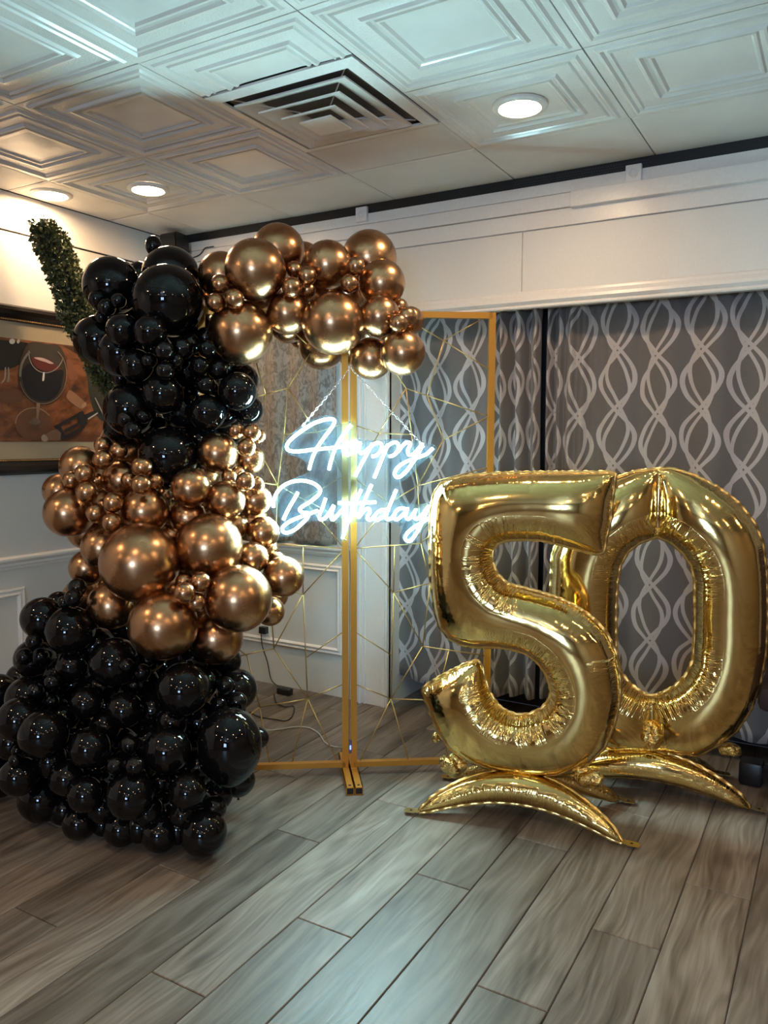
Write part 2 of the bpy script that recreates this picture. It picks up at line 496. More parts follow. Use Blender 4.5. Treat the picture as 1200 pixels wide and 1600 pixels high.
# ---- left wall
wall_left = struct(MB().box((XL - 0.1, YF, 0), (XL, 3.95, 2.402)).build('wall_left', M['wall_grey']))
MB().box((XL - 0.1, YF, 2.402), (XL - 0.012, 3.95, ZC + 0.01)).build('groove_backing', M['black_trim'], wall_left)
MB().box((XL - 0.012, YF, 2.412), (XL + 0.001, YB, ZC)).build('upper_panel', M['wall_white'], wall_left)
def rail(name, mat, p0, p1, prof, out, parent):
    """moulding: 2D profile (outward, up) swept from p0 to p1"""
    p0 = np.array(p0, float); p1 = np.array(p1, float); out = np.array(out, float); up = np.array([0, 0, 1.0])
    vs = [p + out * a + up * b for p in (p0, p1) for a, b in prof]; k = len(prof)
    fs = [(i, (i + 1) % k, (i + 1) % k + k, i + k) for i in range(k)] + [tuple(range(k)), tuple(k + i for i in reversed(range(k)))]
    return MB().add(vs, fs).build(name, mat, parent)
chair_prof = [(0, 0), (0.008, 0), (0.012, 0.012), (0.016, 0.018), (0.016, 0.030), (0.024, 0.036), (0.030, 0.046), (0.030, 0.056), (0.018, 0.064), (0, 0.064)]
rail('chair_rail', M['trim_white'], (XL, YF, 0.762), (XL, YB, 0.762), chair_prof, (1, 0, 0), wall_left)
base_prof = [(0, 0), (0.014, 0), (0.014, 0.085), (0.008, 0.10), (0, 0.105)]
struct(rail('baseboard_left', M['trim_white'], (XL, YF, 0), (XL, YB, 0), base_prof, (1, 0, 0), None))
def panel_moulding(parent, corners, n, w=0.034):
    """picture-frame moulding around a rectangle given by four corners, outward normal n"""
    c = [np.array(p, float) for p in corners]; n = np.array(n, float); ctr = sum(c) / 4
    prof = [(0.0, 0.0), (0.0, 0.010), (0.2, 0.016), (0.35, 0.012), (0.55, 0.012), (0.75, 0.018), (1.0, 0.008), (1.0, 0.0)]
    rings = []
    for a, h in prof:
        ring = []
        for i in range(4):
            e1 = c[(i + 1) % 4] - c[i]; e2 = c[i - 1] - c[i]
            ring.append(c[i] + (e1 / np.linalg.norm(e1) + e2 / np.linalg.norm(e2)) * w * a + n * h)
        rings.append(ring)
    for i in range(4):
        j = (i + 1) % 4
        vs = [r[i] for r in rings] + [r[j] for r in rings]; k = len(prof)
        fs = [(q, q + 1, q + 1 + k, q + k) for q in range(k - 1)]
        MB().add(vs, fs).build('panel_moulding', M['trim_white'], parent)
panel_moulding(wall_left, [(XL, 2.49, 0.665), (XL, 1.45, 0.665), (XL, 1.45, 0.16), (XL, 2.49, 0.16)], (1, 0, 0), 0.042)
panel_moulding(wall_left, [(XL, 3.45, 0.665), (XL, 2.80, 0.665), (XL, 2.80, 0.16), (XL, 3.45, 0.16)], (1, 0, 0), 0.042)

# ---- back wall: solid bay on the left, curtained recess on the right, deep white valance above
wall_back = struct(MB().box((XL - 0.1, 3.95, 0), (XR, 4.05, ZC + 0.02)).build('wall_back', M['recess']))
MB().box((XL, YB, 0), (-2.03, 3.95, 2.09)).build('wall_bay', M['wall_grey'], wall_back)
MB().box((XL, YB + 0.006, 2.02), (XR, YB + 0.11, ZC)).build('valance_core', M['wall_white'], wall_back)
jx = float(on_y(816, 420, YB)[0])
for a, b in ((XL, jx - 0.0015), (jx + 0.0015, XR)):
    MB().bbox((a, YB - 0.004, 2.085), (b, YB + 0.02, 2.352), 0.002).build('valance_panel', M['wall_white'], wall_back)
MB().bbox((XL, YB - 0.010, 2.356), (XR, YB + 0.02, 2.43), 0.003).build('fascia_board', M['trim_white'], wall_back)
sx = float(on_y(895, 320, YB)[0])
MB().bbox((XL, YB - 0.022, 2.432), (sx, YB + 0.02, 2.492), 0.003).build('fascia_board', M['trim_white'], wall_back)
MB().bbox((sx, YB - 0.038, 2.424), (XR, YB + 0.02, 2.492), 0.003).build('fascia_board', M['trim_white'], wall_back)
MB().bbox((XL, YB - 0.018, 2.494), (XR, YB + 0.02, 2.545), 0.003).build('fascia_board', M['trim_white'], wall_back)
val_prof = [(0, 0), (0.022, 0), (0.026, 0.006), (0.020, 0.016), (0.026, 0.020), (0.034, 0.030), (0.030, 0.044), (0.018, 0.062), (0.016, 0.072), (0.008, 0.080), (0, 0.080)]
rail('valance_moulding', M['trim_white'], (-2.03 - 1.525, YB + 0.004, 2.006), (XR, YB + 0.004, 2.006), [(a, b) for a, b in val_prof], (0, -1, 0), wall_back)
# black perforated strip under the ceiling
trim_1 = struct(MB().box((XL, YB - 0.012, 2.545), (XR, YB + 0.05, ZC)).build('trim_1', M['black_trim']))
strip_dots = MB()
for (pa, pb) in ((805, 865), (870, 1020)):
    xa, xb = float(on_y(pa, 290, YB)[0]), float(on_y(pb, 250, YB)[0])
    n = int((xb - xa) / 0.011)
    for i in range(n):
        for k in range(3):
            x = xa + (i + 0.5 * (k % 2)) * 0.011; z = 2.553 + k * 0.012
            strip_dots.add([(x + 0.004 * math.cos(a), YB - 0.0135, z + 0.004 * math.sin(a)) for a in [q * math.pi / 3 for q in range(6)]], [(0, 1, 2, 3, 4, 5)])
so = strip_dots.build('perforation', plain('perforation', (0.03, 0.03, 0.033), 0.6), trim_1); so['kind'] = 'stuff'

# pilaster at the end of the bay, with mouldings
trim_2 = struct(MB().bbox((-2.235, YB - 0.022, 0), (-2.03, YB + 0.02, 2.02), 0.003).build('trim_2', M['trim_white']))
for x, w, h in ((-2.225, 0.012, 0.010), (-2.200, 0.016, 0.014), (-2.168, 0.010, 0.008), (-2.062, 0.022, 0.008)):
    MB().bbox((x, YB - 0.022 - h, 0), (x + w, YB - 0.02, 2.0), 0.003).build('pilaster_moulding', M['trim_white'], trim_2)
rail('chair_rail', M['trim_white'], (XL, YB, 0.775), (-2.235, YB, 0.775), [(a, b * 0.85) for a, b in chair_prof], (0, -1, 0), wall_back)
panel_moulding(wall_back, [(-3.30, YB, 0.725), (-2.315, YB, 0.725), (-2.315, YB, 0.235), (-3.30, YB, 0.235)], (0, -1, 0), 0.036)
# closing walls behind the camera; their dark colours carry the dimness of that room
wall_right = struct(MB().box((XR, YF, 0), (XR + 0.1, 4.05, ZC + 0.02)).build('wall_right', plain('wall_brown_dimmed', (0.24, 0.18, 0.13), 0.6)))
wall_front = struct(MB().box((XL - 0.1, YF - 0.1, 0), (XR + 0.1, YF, ZC + 0.02)).build('wall_front', plain('wall_dimmed', (0.18, 0.135, 0.10), 0.6)))
for k, x in enumerate((0.55, 1.15)):
    w = struct(MB().box((x - 0.03, YF, 0.95), (x + 0.50, YF + 0.03, 2.05)).build('window_%d' % (k + 1), M['trim_white']))
    for q in range(2):
        MB().box((x + q * 0.245, YF + 0.03, 1.0), (x + 0.225 + q * 0.245, YF + 0.034, 2.0)).build('pane', emitter('dusk_pane', (0.45, 0.68, 1.0), 9.0), w)

# ================================================================== CURTAINS
def curtain(name, mat, x0, x1, y0, z0, z1, fold, label, hem=0.0, gather=None, sag=None):
    """cloth sheet; fold(x) -> depth offset; uv measured along the cloth"""
    nx = int((x1 - x0) / 0.004); nz = 40
    X = np.linspace(x0, x1, nx); F = np.array([fold(x) for x in X])
    arc = np.concatenate([[0], np.cumsum(np.hypot(np.diff(X), np.diff(F)))])
    vs = []; fs = []; uvs = []
    for k in range(nz + 1):
        t = k / nz; z = z0 + (z1 - z0) * t
        for i in range(nx):
            zz = z + ((1 - t) * hem * math.sin(X[i] * 9.0 + 1.0) if hem else 0)
            g = 1.0
            if t > 0.93: g = 1.0 + (t - 0.93) * 4.0
            wig = 0.006 * math.sin(X[i] * 23 + t * 5.0) * (1 - t)
            if t > 0.90: wig += 0.006 * math.sin(X[i] * 90 + t * 60) * min(1, (t - 0.90) * 20)
            vs.append((X[i] + 0.004 * math.sin(t * 7 + X[i] * 11), y0 + F[i] * g + wig, zz)); uvs.append((arc[i], z))
    for k in range(nz):
        for i in range(nx - 1):
            a = k * nx + i; fs.append((a, a + 1, a + nx + 1, a + nx))
    me = bpy.data.meshes.new(name); me.from_pydata(vs, [], fs)
    uvl = me.uv_layers.new(name='UVMap')
    idx = np.zeros(len(me.loops), dtype=np.int32); me.loops.foreach_get('vertex_index', idx)
    uvl.data.foreach_set('uv', np.array(uvs, dtype=np.float32)[idx].ravel())
    me.polygons.foreach_set('use_smooth', [True] * len(me.polygons))
    o = obj(name, me, mat)
    so = o.modifiers.new('thick', 'SOLIDIFY'); so.thickness = 0.002
    return tag(o, label, 'curtain', None)
def folds_a(x):
    if x > -1.52:
        a = min(1, (x + 1.52) / 0.03)
        return 0.036 * a * math.sin((x + 1.52) * 2 * math.pi / 0.084) + 0.006 * a * math.sin(x * 173)
    return 0.012 * math.sin(x * 2 * math.pi / 0.17) + 0.006 * math.sin(x * 19 + 1)
def folds_b(x):
    a = math.exp(-max(0, x + 1.225) / 0.10)
    return 0.028 * a * math.sin((x + 1.225) * 2 * math.pi / 0.055) + 0.010 * math.sin(x * 2 * math.pi / 0.21 + 0.6) + 0.006 * math.sin(x * 13)
curtain('curtain', M['curtain'], -2.06, -1.266, 3.640, 0.115, 2.06, folds_a, 'grey trellis-pattern curtain behind the gold frame, bunched in tight folds at its edge', 0.03)
curtain('curtain', M['curtain'], -1.250, 1.2, 3.668, 0.13, 2.06, folds_b, 'wide flat grey curtain with silver trellis pattern behind the foil digit zero', 0.02)
curtain('curtain', M['damask'], -2.98, -2.345, 3.500, 0.842, 2.04, lambda x: 0.014 * math.sin(x * 2 * math.pi / 0.15) + 0.008 * math.sin(x * 21),
        'short shimmering taupe curtain above the wainscot, left of the white pilaster')
rod = MB().tube([(-3.02, 3.478, 2.045), (-2.30, 3.478, 2.045)], 0.010, 10).build('curtain_rod', M['black_plastic'], None, True)
tag(rod, 'dark curtain rod carrying the short taupe curtain', 'curtain rod')
rod2 = MB().tube([(-2.02, 3.645, 2.066), (1.3, 3.655, 2.066)], 0.008, 10).build('curtain_rod', M['black_plastic'], None, True)
tag(rod2, 'long dark curtain rod hidden behind the white valance', 'curtain rod')

# ================================================================== CEILING FITTINGS
def downlight(x, y, label, z=ZC, k=1.0):
    t = thing('downlight', label, 'ceiling light', (x, y, z), 'recessed ceiling downlights')
    MB().lathe([(a * k, b) for a, b in ((0.070, 0.004), (0.098, 0.004), (0.098, -0.004), (0.092, -0.009), (0.076, -0.010), (0.070, -0.004))], 40, (x, y, z), False, False).build('trim_ring', M['lamp_trim'], t, angle=40)
    MB().lathe([(0.0005, -0.0055), (0.03 * k, -0.006), (0.072 * k, -0.004)], 40, (x, y, z), True, False).build('diffuser', M['lamp_glow'], t, True)
downlight(-1.068, 2.782, 'lit round downlight in the embossed tile beside the air vent')
downlight(-2.935, 2.795, 'lit round downlight in an embossed tile above the black balloons')
downlight(-3.405, 2.617, 'lit round downlight in the plain edge tile close to the left wall')
for x, y in ((0.80, 2.18), (-1.07, 0.36), (-2.94, 0.36), (0.80, 0.36), (2.4, 0.36), (-1.07, -1.8), (-2.94, -1.8), (0.80, -1.8), (2.4, -1.8), (-1.07, -3.5), (0.8, -3.5), (2.4, 2.4)):
    downlight(x, y, 'lit round downlight in the ceiling of the open room behind the viewer', k=1.0)

def air_vent():
    x0, x1, y0, y1 = -1.994, -1.382, 2.164, 2.768
    cx, cy = (x0 + x1) / 2, (y0 + y1) / 2
    t = thing('air_vent', 'square stepped white ceiling air diffuser with dark gaps between its louvres', 'air vent', (cx, cy, ZC))
    def ring(name, ho, zo, hi, zi, th, mat):
        vs = []
        for h, z in ((ho, zo), (hi, zi), (hi, zi + th), (ho, zo + th)):
            for a, b in ((-1, -1), (1, -1), (1, 1), (-1, 1)): vs.append((cx + a * h, cy + b * h * 0.985, ZC + z))
        fs = []
        for r in range(4):
            r2 = (r + 1) % 4
            for k in range(4): fs.append((r * 4 + k, r * 4 + (k + 1) % 4, r2 * 4 + (k + 1) % 4, r2 * 4 + k))
        return MB().add(vs, fs).build(name, mat, t)
    ring('frame', 0.305, -0.004, 0.262, -0.012, 0.008, M['lamp_trim'])
    ring('louvre', 0.232, -0.022, 0.164, 0.002, 0.006, M['lamp_trim'])
    ring('louvre', 0.172, -0.036, 0.108, -0.010, 0.006, M['lamp_trim'])
    MB().bbox((cx - 0.068, cy - 0.068, ZC - 0.056), (cx + 0.068, cy + 0.068, ZC - 0.050), 0.002).build('center_plate', M['lamp_trim'], t)
    ring('louvre', 0.114, -0.048, 0.056, -0.026, 0.006, M['lamp_trim'])
    MB().lathe([(0.004, -0.052), (0.006, -0.050)], 12, (cx, cy, ZC)).build('screw', M['chain'], t)
    MB().box((cx - 0.262, cy - 0.262, ZC + 0.006), (cx + 0.262, cy + 0.262, ZC + 0.011)).build('backing', plain('vent_throat', (0.16, 0.14, 0.12), 0.7), t)
    for a in range(4):
        d = np.array([math.cos(math.pi / 4 + a * math.pi / 2), math.sin(math.pi / 4 + a * math.pi / 2), 0])
        c = np.array([cx, cy, ZC])
        MB().bar(c + d * 0.34 + [0, 0, 0.001], c + d * 0.09 + [0, 0, -0.018], (0, 0, 1), 0.004, 0.003).build('strut', M['lamp_trim'], t)
air_vent()

# wall sensors on the fascia, corner loudspeaker
for px, py, lb in ((565, 335, 'small square white sensor on the fascia above the bronze balloons'), (990, 271, 'small square white sensor on the fascia above the wide curtain')):
    p = on_y(px, py, YB - 0.03)
    t = thing('wall_sensor', lb, 'sensor', p, 'square sensors on the fascia')
    MB().bbox(p + [-0.033, -0.006, -0.036], p + [0.033, 0.012, 0.036], 0.003).build('housing', M['white_plastic'], t)
    rg = [p + np.array([0.017 * math.cos(a), -0.007, 0.017 * math.sin(a)]) for a in np.linspace(0, 2 * math.pi, 25)[:-1]]
    MB().tube(rg, 0.0025, 6, True).build('ring', M['white_plastic'], t, True)
    rg = [p + np.array([0.007 * math.cos(a), -0.007, 0.007 * math.sin(a)]) for a in np.linspace(0, 2 * math.pi, 17)[:-1]]
    MB().tube(rg, 0.003, 6, True).build('lens', M['lamp_trim'], t, True)
c = on_y(274, 388, 3.40)
sp = thing('loudspeaker', 'black box loudspeaker mounted high in the room corner above the black balloons', 'speaker', (c[0], c[1], c[2] - 0.09))
hx = 0.072
vs = [c + np.array(q) for q in ((-0.075, -0.06, -0.09), (0.075, -0.06, -0.09), (0.05, 0.06, -0.09), (-0.05, 0.06, -0.09), (-0.062, -0.05, 0.075), (0.062, -0.05, 0.075), (0.045, 0.06, 0.075), (-0.045, 0.06, 0.075))]
MB().add(vs, [(0, 3, 2, 1), (4, 5, 6, 7), (0, 1, 5, 4), (1, 2, 6, 5), (2, 3, 7, 6), (3, 0, 4, 7)]).build('cabinet', M['black_plastic'], sp)
vs = [c + np.array(q) for q in ((-0.066, -0.066, -0.08), (0.066, -0.066, -0.08), (0.055, -0.057, 0.066), (-0.055, -0.057, 0.066))]
MB().poly(vs, (0, -1, 0), 0.004).build('grille', plain('grille', (0.016, 0.016, 0.017), 0.8), sp)
MB().bar(c + [0, 0.06, 0], (c[0] - 0.02, YB - 0.012, c[2]), (0, 0, 1), 0.03, 0.03).build('bracket', M['black_plastic'], sp)
cb = catmull([on_y(q[0], q[1], YB - 0.028) for q in ((298, 404), (312, 398), (320, 388), (328, 386), (334, 385))], 6)
tag(MB().tube(cb, 0.003, 6).build('speaker_cable', M['dark_cable'], None, True), 'thin black speaker cable on the white fascia near the corner', 'cable')

# ================================================================== PICTURE ON THE LEFT WALL
def picture():
    y0, y1, z0, z1 = 1.55, 3.22, 1.228, 2.052
    X = XL
    t = thing('framed_picture', 'dark framed picture of wine glass and corkscrew on the left wall', 'picture', (X, (y0 + y1) / 2, z0))
    dark = plain('frame_wood', (0.012, 0.008, 0.007), 0.25, var=0.4)
    def frame_ring(name, m0, m1, prof, mat):
        """prof: (fraction m0..m1, height)"""
        for i in range(4):
            rings = []
            for a, h in prof:
                m = m0 + (m1 - m0) * a
                c = [(y0 + m, z1 - m), (y1 - m, z1 - m), (y1 - m, z0 + m), (y0 + m, z0 + m)]
                rings.append([(X + h, c[i][0], c[i][1]), (X + h, c[(i + 1) % 4][0], c[(i + 1) % 4][1])])
            vs = [r[0] for r in rings] + [r[1] for r in rings]; k = len(prof)
            MB().add(vs, [(q, q + 1, q + 1 + k, q + k) for q in range(k - 1)]).build(name, mat, t)
    frame_ring('frame_side', 0, 0.064, [(0, 0), (0, 0.028), (0.15, 0.042), (0.4, 0.046), (0.7, 0.036), (1, 0.03), (1, 0.0)], dark)
    frame_ring('liner', 0.064, 0.078, [(0, 0.0), (0, 0.028), (0.5, 0.030), (1, 0.022), (1, 0)], plain('liner', (0.05, 0.03, 0.018), 0.4, metal=0.5))
    bead = MB(); gold = plain('bead_gold', (0.55, 0.33, 0.14), 0.3, metal=0.9)
    for zz in (z1 - 0.071, z0 + 0.071):
        for k in range(int((y1 - y0 - 0.15) / 0.011)):
            y = y0 + 0.075 + k * 0.011
            bead.lathe([(0.001, -0.004), (0.004, -0.002), (0.0045, 0.001), (0.001, 0.004)], 6, (X + 0.030, y, zz))
    for yy in (y0 + 0.071, y1 - 0.071):
        for k in range(int((z1 - z0 - 0.15) / 0.011)):
            bead.lathe([(0.001, -0.004), (0.004, -0.002), (0.0045, 0.001), (0.001, 0.004)], 6, (X + 0.030, yy, z0 + 0.075 + k * 0.011))
    bo = bead.build('beading', gold, t, True); bo['kind'] = 'stuff'
    MB().box((X + 0.002, y0 + 0.07, z0 + 0.07), (X + 0.012, y1 - 0.07, z1 - 0.07)).build('mat_board', plain('mat_board', (0.46, 0.36, 0.23), 0.55, bump=0.1, bscale=200), t)
    # print: painted shapes as thin flat layers
    L = [0]
    def pt(px, py): return on_x(px, py, X + 0.0135)
    def shape(name, pts, col, rough=0.45, curve=True, grad=None):
        P = [pt(0 + a / 5.714, 480 + b / 5.714) for a, b in pts]
        if curve: P = catmull(P, 5, True)
        L[0] += 1
        q = [p + np.array([0.0003 * L[0], 0, 0]) for p in P]
        m = NT(name); n = m.noise(m.coord(), 9.0, 5.0, 0.6, 0.8)
        c2 = grad or tuple(min(1, v * 1.6) for v in col)
        m.set(color=m.mix(n, col, c2), rough=rough)
        MB().poly(q, (1, 0, 0), 0.0002).build(name, m.m, t)
    pz0, pz1 = float(on_x(0, 690.5, X)[2]), float(on_x(0, 527, X)[2])
    m = NT('table_print'); n = m.noise(m.mapping(m.coord(), (1, 5, 9), rot=(0.6, 0, 0)), 1.5, 4.0, 0.6, 1.0)
    m.set(color=m.ramp(n, [(0.3, (0.055, 0.022, 0.012)), (0.5, (0.20, 0.068, 0.026)), (0.7, (0.33, 0.13, 0.048))]), rough=0.4)
    MB().box((X + 0.011, y0 + 0.17, pz0), (X + 0.0135, y1 - 0.17, pz1)).build('print_background', m.m, t)
    E2 = lambda cx, cy, rx, ry, rot=0, n=20: [(cx + rx * math.cos(a) * math.cos(rot) - ry * math.sin(a) * math.sin(rot), cy + rx * math.cos(a) * math.sin(rot) + ry * math.sin(a) * math.cos(rot)) for a in np.linspace(0, 2 * math.pi, n + 1)[:-1]]
    def clip(pts, lo=290, hi=1190): return [(a, min(max(b, lo + a * 0.10), hi)) for a, b in pts]
    shape('painted_bottle_shadow', clip(E2(-60, 380, 330, 190)), (0.012, 0.012, 0.010), curve=False, grad=(0.02, 0.02, 0.018))
    shape('painted_backdrop', clip([(560, 340), (800, 380), (1000, 430), (1000, 560), (780, 480), (660, 400)]), (0.05, 0.02, 0.014), curve=False)
    shape('painted_dark_bottle', [(780, 560), (830, 520), (1000, 600), (1150, 700), (1150, 1050), (960, 1040), (850, 950), (800, 800), (785, 700)], (0.022, 0.026, 0.020), grad=(0.045, 0.05, 0.04))
    shape('painted_cork', [(585, 490), (625, 470), (690, 610), (680, 650), (630, 655), (600, 600)], (0.17, 0.065, 0.035))
    shape('painted_cork', [(600, 770), (635, 745), (765, 860), (740, 905), (700, 900), (600, 820)], (0.24, 0.12, 0.065))
    shape('painted_cork_end', E2(748, 875, 16, 30, 0.6), (0.32, 0.19, 0.11))
    # far glass
    shape('painted_far_glass_foot', E2(100, 790, 110, 66), (0.11, 0.04, 0.02), grad=(0.18, 0.08, 0.04))
    shape('painted_spoon', [(40, 545), (52, 545), (45, 640), (15, 680), (12, 665), (35, 630)], (0.25, 0.2, 0.16))
    shape('painted_spoon', [(66, 545), (78, 545), (82, 640), (70, 670), (56, 660), (66, 620)], (0.2, 0.16, 0.12))
    shape('painted_highlight', E2(105, 305, 26, 24), (0.45, 0.42, 0.38)); shape('painted_highlight', E2(160, 305, 13, 20, 0.3), (0.4, 0.37, 0.33))
    # wine glass: bowl, wine, rim, stem, foot
    shape('painted_glass_foot', E2(295, 1040, 165, 145), (0.13, 0.05, 0.022), grad=(0.2, 0.09, 0.045))
    def arc(name, cx, cy, rx, ry, a0, a1, w, col, rot=0.0):
        A = np.linspace(math.radians(a0), math.radians(a1), 24)
        def P(rx, ry): return [(cx + rx * math.cos(a) * math.cos(rot) - ry * math.sin(a) * math.sin(rot), cy + rx * math.cos(a) * math.sin(rot) + ry * math.sin(a) * math.cos(rot)) for a in A]
        shape(name, P(rx, ry) + P(rx - w, ry - w)[::-1], col, 0.3, False)
    arc('painted_foot_edge', 295, 1040, 165, 145, 180, 330, 8, (0.32, 0.2, 0.12))
    shape('painted_bowl', clip([(260, 310), (190, 430), (162, 560), (170, 690), (230, 800), (320, 860), (420, 865), (520, 810), (585, 690), (595, 560), (575, 440), (520, 345), (400, 320)], 290), (0.035, 0.024, 0.018), grad=(0.06, 0.042, 0.03))
    shape('painted_glass_back', [(270, 330), (400, 335), (500, 345), (560, 450), (540, 520), (450, 560), (330, 520), (265, 430)], (0.035, 0.030, 0.024), grad=(0.06, 0.052, 0.04))
    shape('painted_wine_body', [(195, 560), (280, 500), (400, 575), (550, 560), (555, 640), (520, 760), (440, 830), (350, 835), (260, 790), (205, 690)], (0.006, 0.006, 0.009), grad=(0.012, 0.012, 0.018))
    shape('painted_wine_surface', [(275, 455), (330, 445), (420, 465), (490, 510), (530, 550), (470, 572), (390, 570), (310, 530)], (0.07, 0.010, 0.010), grad=(0.16, 0.04, 0.035))
    shape('painted_wine_glint', [(300, 450), (380, 455), (470, 500), (440, 505), (400, 490), (380, 485), (330, 468)], (0.4, 0.28, 0.26))
    arc('painted_rim', 408, 400, 160, 190, 10, 178, 7, (0.24, 0.21, 0.18), 0.12)
    arc('painted_bowl_edge', 378, 600, 215, 265, 20, 165, 6, (0.17, 0.13, 0.095))
    arc('painted_bowl_glow', 378, 600, 215, 255, 175, 235, 20, (0.15, 0.135, 0.115))
    arc('painted_bowl_edge', 378, 600, 213, 262, -52, 25, 6, (0.24, 0.15, 0.10))
    shape('painted_glint', [(378, 585), (390, 588), (386, 650), (372, 660), (370, 640)], (0.5, 0.48, 0.45))
    shape('painted_stem', [(318, 865), (350, 865), (338, 960), (330, 1030), (312, 1030), (316, 960)], (0.22, 0.14, 0.09))
    shape('painted_stem_base', [(250, 1025), (300, 985), (345, 1010), (350, 1030), (310, 1050), (270, 1045)], (0.06, 0.03, 0.02), grad=(0.3, 0.2, 0.14))
    # corkscrew
    shape('painted_shadow', [(560, 1195), (700, 1110), (760, 1040), (700, 1130), (620, 1185)], (0.05, 0.018, 0.01), curve=False)
    shape('painted_cork_plug', [(360, 1150), (400, 1130), (500, 1075), (545, 1120), (530, 1190), (380, 1190)], (0.17, 0.09, 0.05), curve=False)
    shape('painted_plug_end', [(358, 1160), (385, 1135), (415, 1165), (410, 1195), (370, 1195)], (0.30, 0.22, 0.15))
    for a in ([(468, 1065), (690, 945), (715, 965), (490, 1085)], [(560, 1095), (720, 1010), (735, 1030), (570, 1120)], [(545, 1160), (735, 1060), (745, 1080), (550, 1190)],
              [(470, 1060), (515, 1040), (570, 1130), (560, 1190), (530, 1190), (535, 1120)], [(690, 940), (730, 925), (770, 1040), (720, 1070), (690, 1010)], [(730, 965), (850, 915), (862, 940), (770, 1010)]):
        shape('painted_corkscrew', a, (0.010, 0.010, 0.012), curve=False, grad=(0.03, 0.03, 0.035))
    shape('painted_corkscrew_glint', [(770, 995), (860, 938), (862, 950), (775, 1005)], (0.4, 0.38, 0.36), curve=False)
    shape('painted_needle', [(832, 808), (842, 808), (940, 1010), (930, 1010)], (0.28, 0.26, 0.23), curve=False)
    shape('painted_needle', [(935, 1030), (945, 1030), (885, 1170), (878, 1165)], (0.32, 0.24, 0.16), curve=False)
picture()

# ================================================================== TOPIARY
def topiary():
    base = np.array([-3.25, 3.02, 0.0])
    t = thing('spiral_topiary', 'green boxwood spiral topiary rising behind the black balloons by the left wall', 'plant', base)
    pts_px = [(65, 350), (80, 382), (97, 420), (111, 454), (121, 492), (143, 535), (172, 590), (215, 640)]
    path = []
    for k, (x, y) in enumerate(pts_px):
        path.append(on_x(x, y, -3.33 + 0.10 * math.sin(k / 7 * math.pi * 0.9)))
    last = path[-1]
    for k in range(1, 26):                       # the spiral winds on down around the trunk
        a = k * 0.42; r = 0.12 + 0.001 * k
        path.append(np.array([base[0] + r * 0.75 * math.cos(a + 1.2), base[1] + r * math.sin(a + 1.2), last[2] - 0.02 - 0.042 * k]))
    path = catmull(path, 6)
    n = len(path); rnd = random.Random(3)
    mb = MB(); core = []
    def rad(s): return 0.080 * min(1.0, 0.62 + s * 9.0)
    L = np.concatenate([[0], np.cumsum([np.linalg.norm(path[i + 1] - path[i]) for i in range(n - 1)])]); tot = L[-1]
    for _ in range(15000):
        s = rnd.random() ** 1.15; i = min(int(np.searchsorted(L, s * tot)), n - 2)
        p = path[i]; tg = path[i + 1] - path[i]; tg = tg / (np.linalg.norm(tg) + 1e-9)
        a = np.array([rnd.gauss(0, 1) for _ in range(3)]); a -= tg * (a @ tg) * 0.8; a /= np.linalg.norm(a)
        q = p + a * rad(s * tot / 2.0) * (0.62 + 0.42 * rnd.random())
        u = a * 0.6 + np.array([rnd.gauss(0, 0.6) for _ in range(3)]); u /= np.linalg.norm(u)
        w = np.cross(u, [rnd.gauss(0, 1) for _ in range(3)]); w /= np.linalg.norm(w)
        l = 0.019 * rnd.uniform(0.7, 1.25); wd = l * 0.42; nn = np.cross(u, w) * l * 0.15
        mb.add([q, q + u * l * 0.5 + w * wd + nn, q + u * l, q + u * l * 0.5 - w * wd + nn], [(0, 1, 2), (0, 2, 3)])
    m = NT('box_leaf'); nz = m.noise(m.coord(), 40.0, 2.0)
    m.set(color=m.ramp(nz, [(0.3, (0.018, 0.026, 0.008)), (0.5, (0.075, 0.090, 0.028)), (0.7, (0.20, 0.20, 0.075))]), rough=0.45)
    f = mb.build('foliage', m.m, t); f['kind'] = 'stuff'
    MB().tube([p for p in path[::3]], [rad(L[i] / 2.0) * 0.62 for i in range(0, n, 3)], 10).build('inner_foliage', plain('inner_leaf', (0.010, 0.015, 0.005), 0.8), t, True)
    MB().tube([base + [0, 0, 0.2], base + [0.02, 0.01, 0.9], base + [0, 0, 1.6]], 0.018, 8).build('trunk', plain('bark', (0.06, 0.04, 0.025), 0.8), t, True)
    MB().lathe([(0.11, 0.0), (0.15, 0.26), (0.16, 0.26), (0.16, 0.29), (0.14, 0.29), (0.135, 0.24), (0.01, 0.24)], 28, base).build('pot', plain('pot', (0.03, 0.03, 0.03), 0.5), t, angle=35)
topiary()

# ================================================================== BALLOONS
def balloon_mesh(name, mat):
    prof = []
    for i in range(30):
        th = math.pi * (0.012 + 0.940 * i / 29)                # from crown to nozzle
        z = math.cos(th); r = math.sin(th)
        if z < 0: z *= 1.0 + 0.10 * (-z) ** 2; r *= 1 - 0.05 * z * z
        prof.append((r, z))
    z_end = prof[-1][1]
    prof += [(0.075, z_end - 0.03), (0.045, z_end - 0.07), (0.040, z_end - 0.10), (0.065, z_end - 0.125), (0.06, z_end - 0.15), (0.03, z_end - 0.16), (0.085, z_end - 0.20), (0.07, z_end - 0.205)]
    me = MB().lathe([(r, z) for r, z in prof], 44).mesh(name, True)
    me.materials.append(mat)
    return me
BM_BLACK = balloon_mesh('balloon', M['black_latex'])
BM_BRONZE = balloon_mesh('balloon', M['bronze_chrome'])

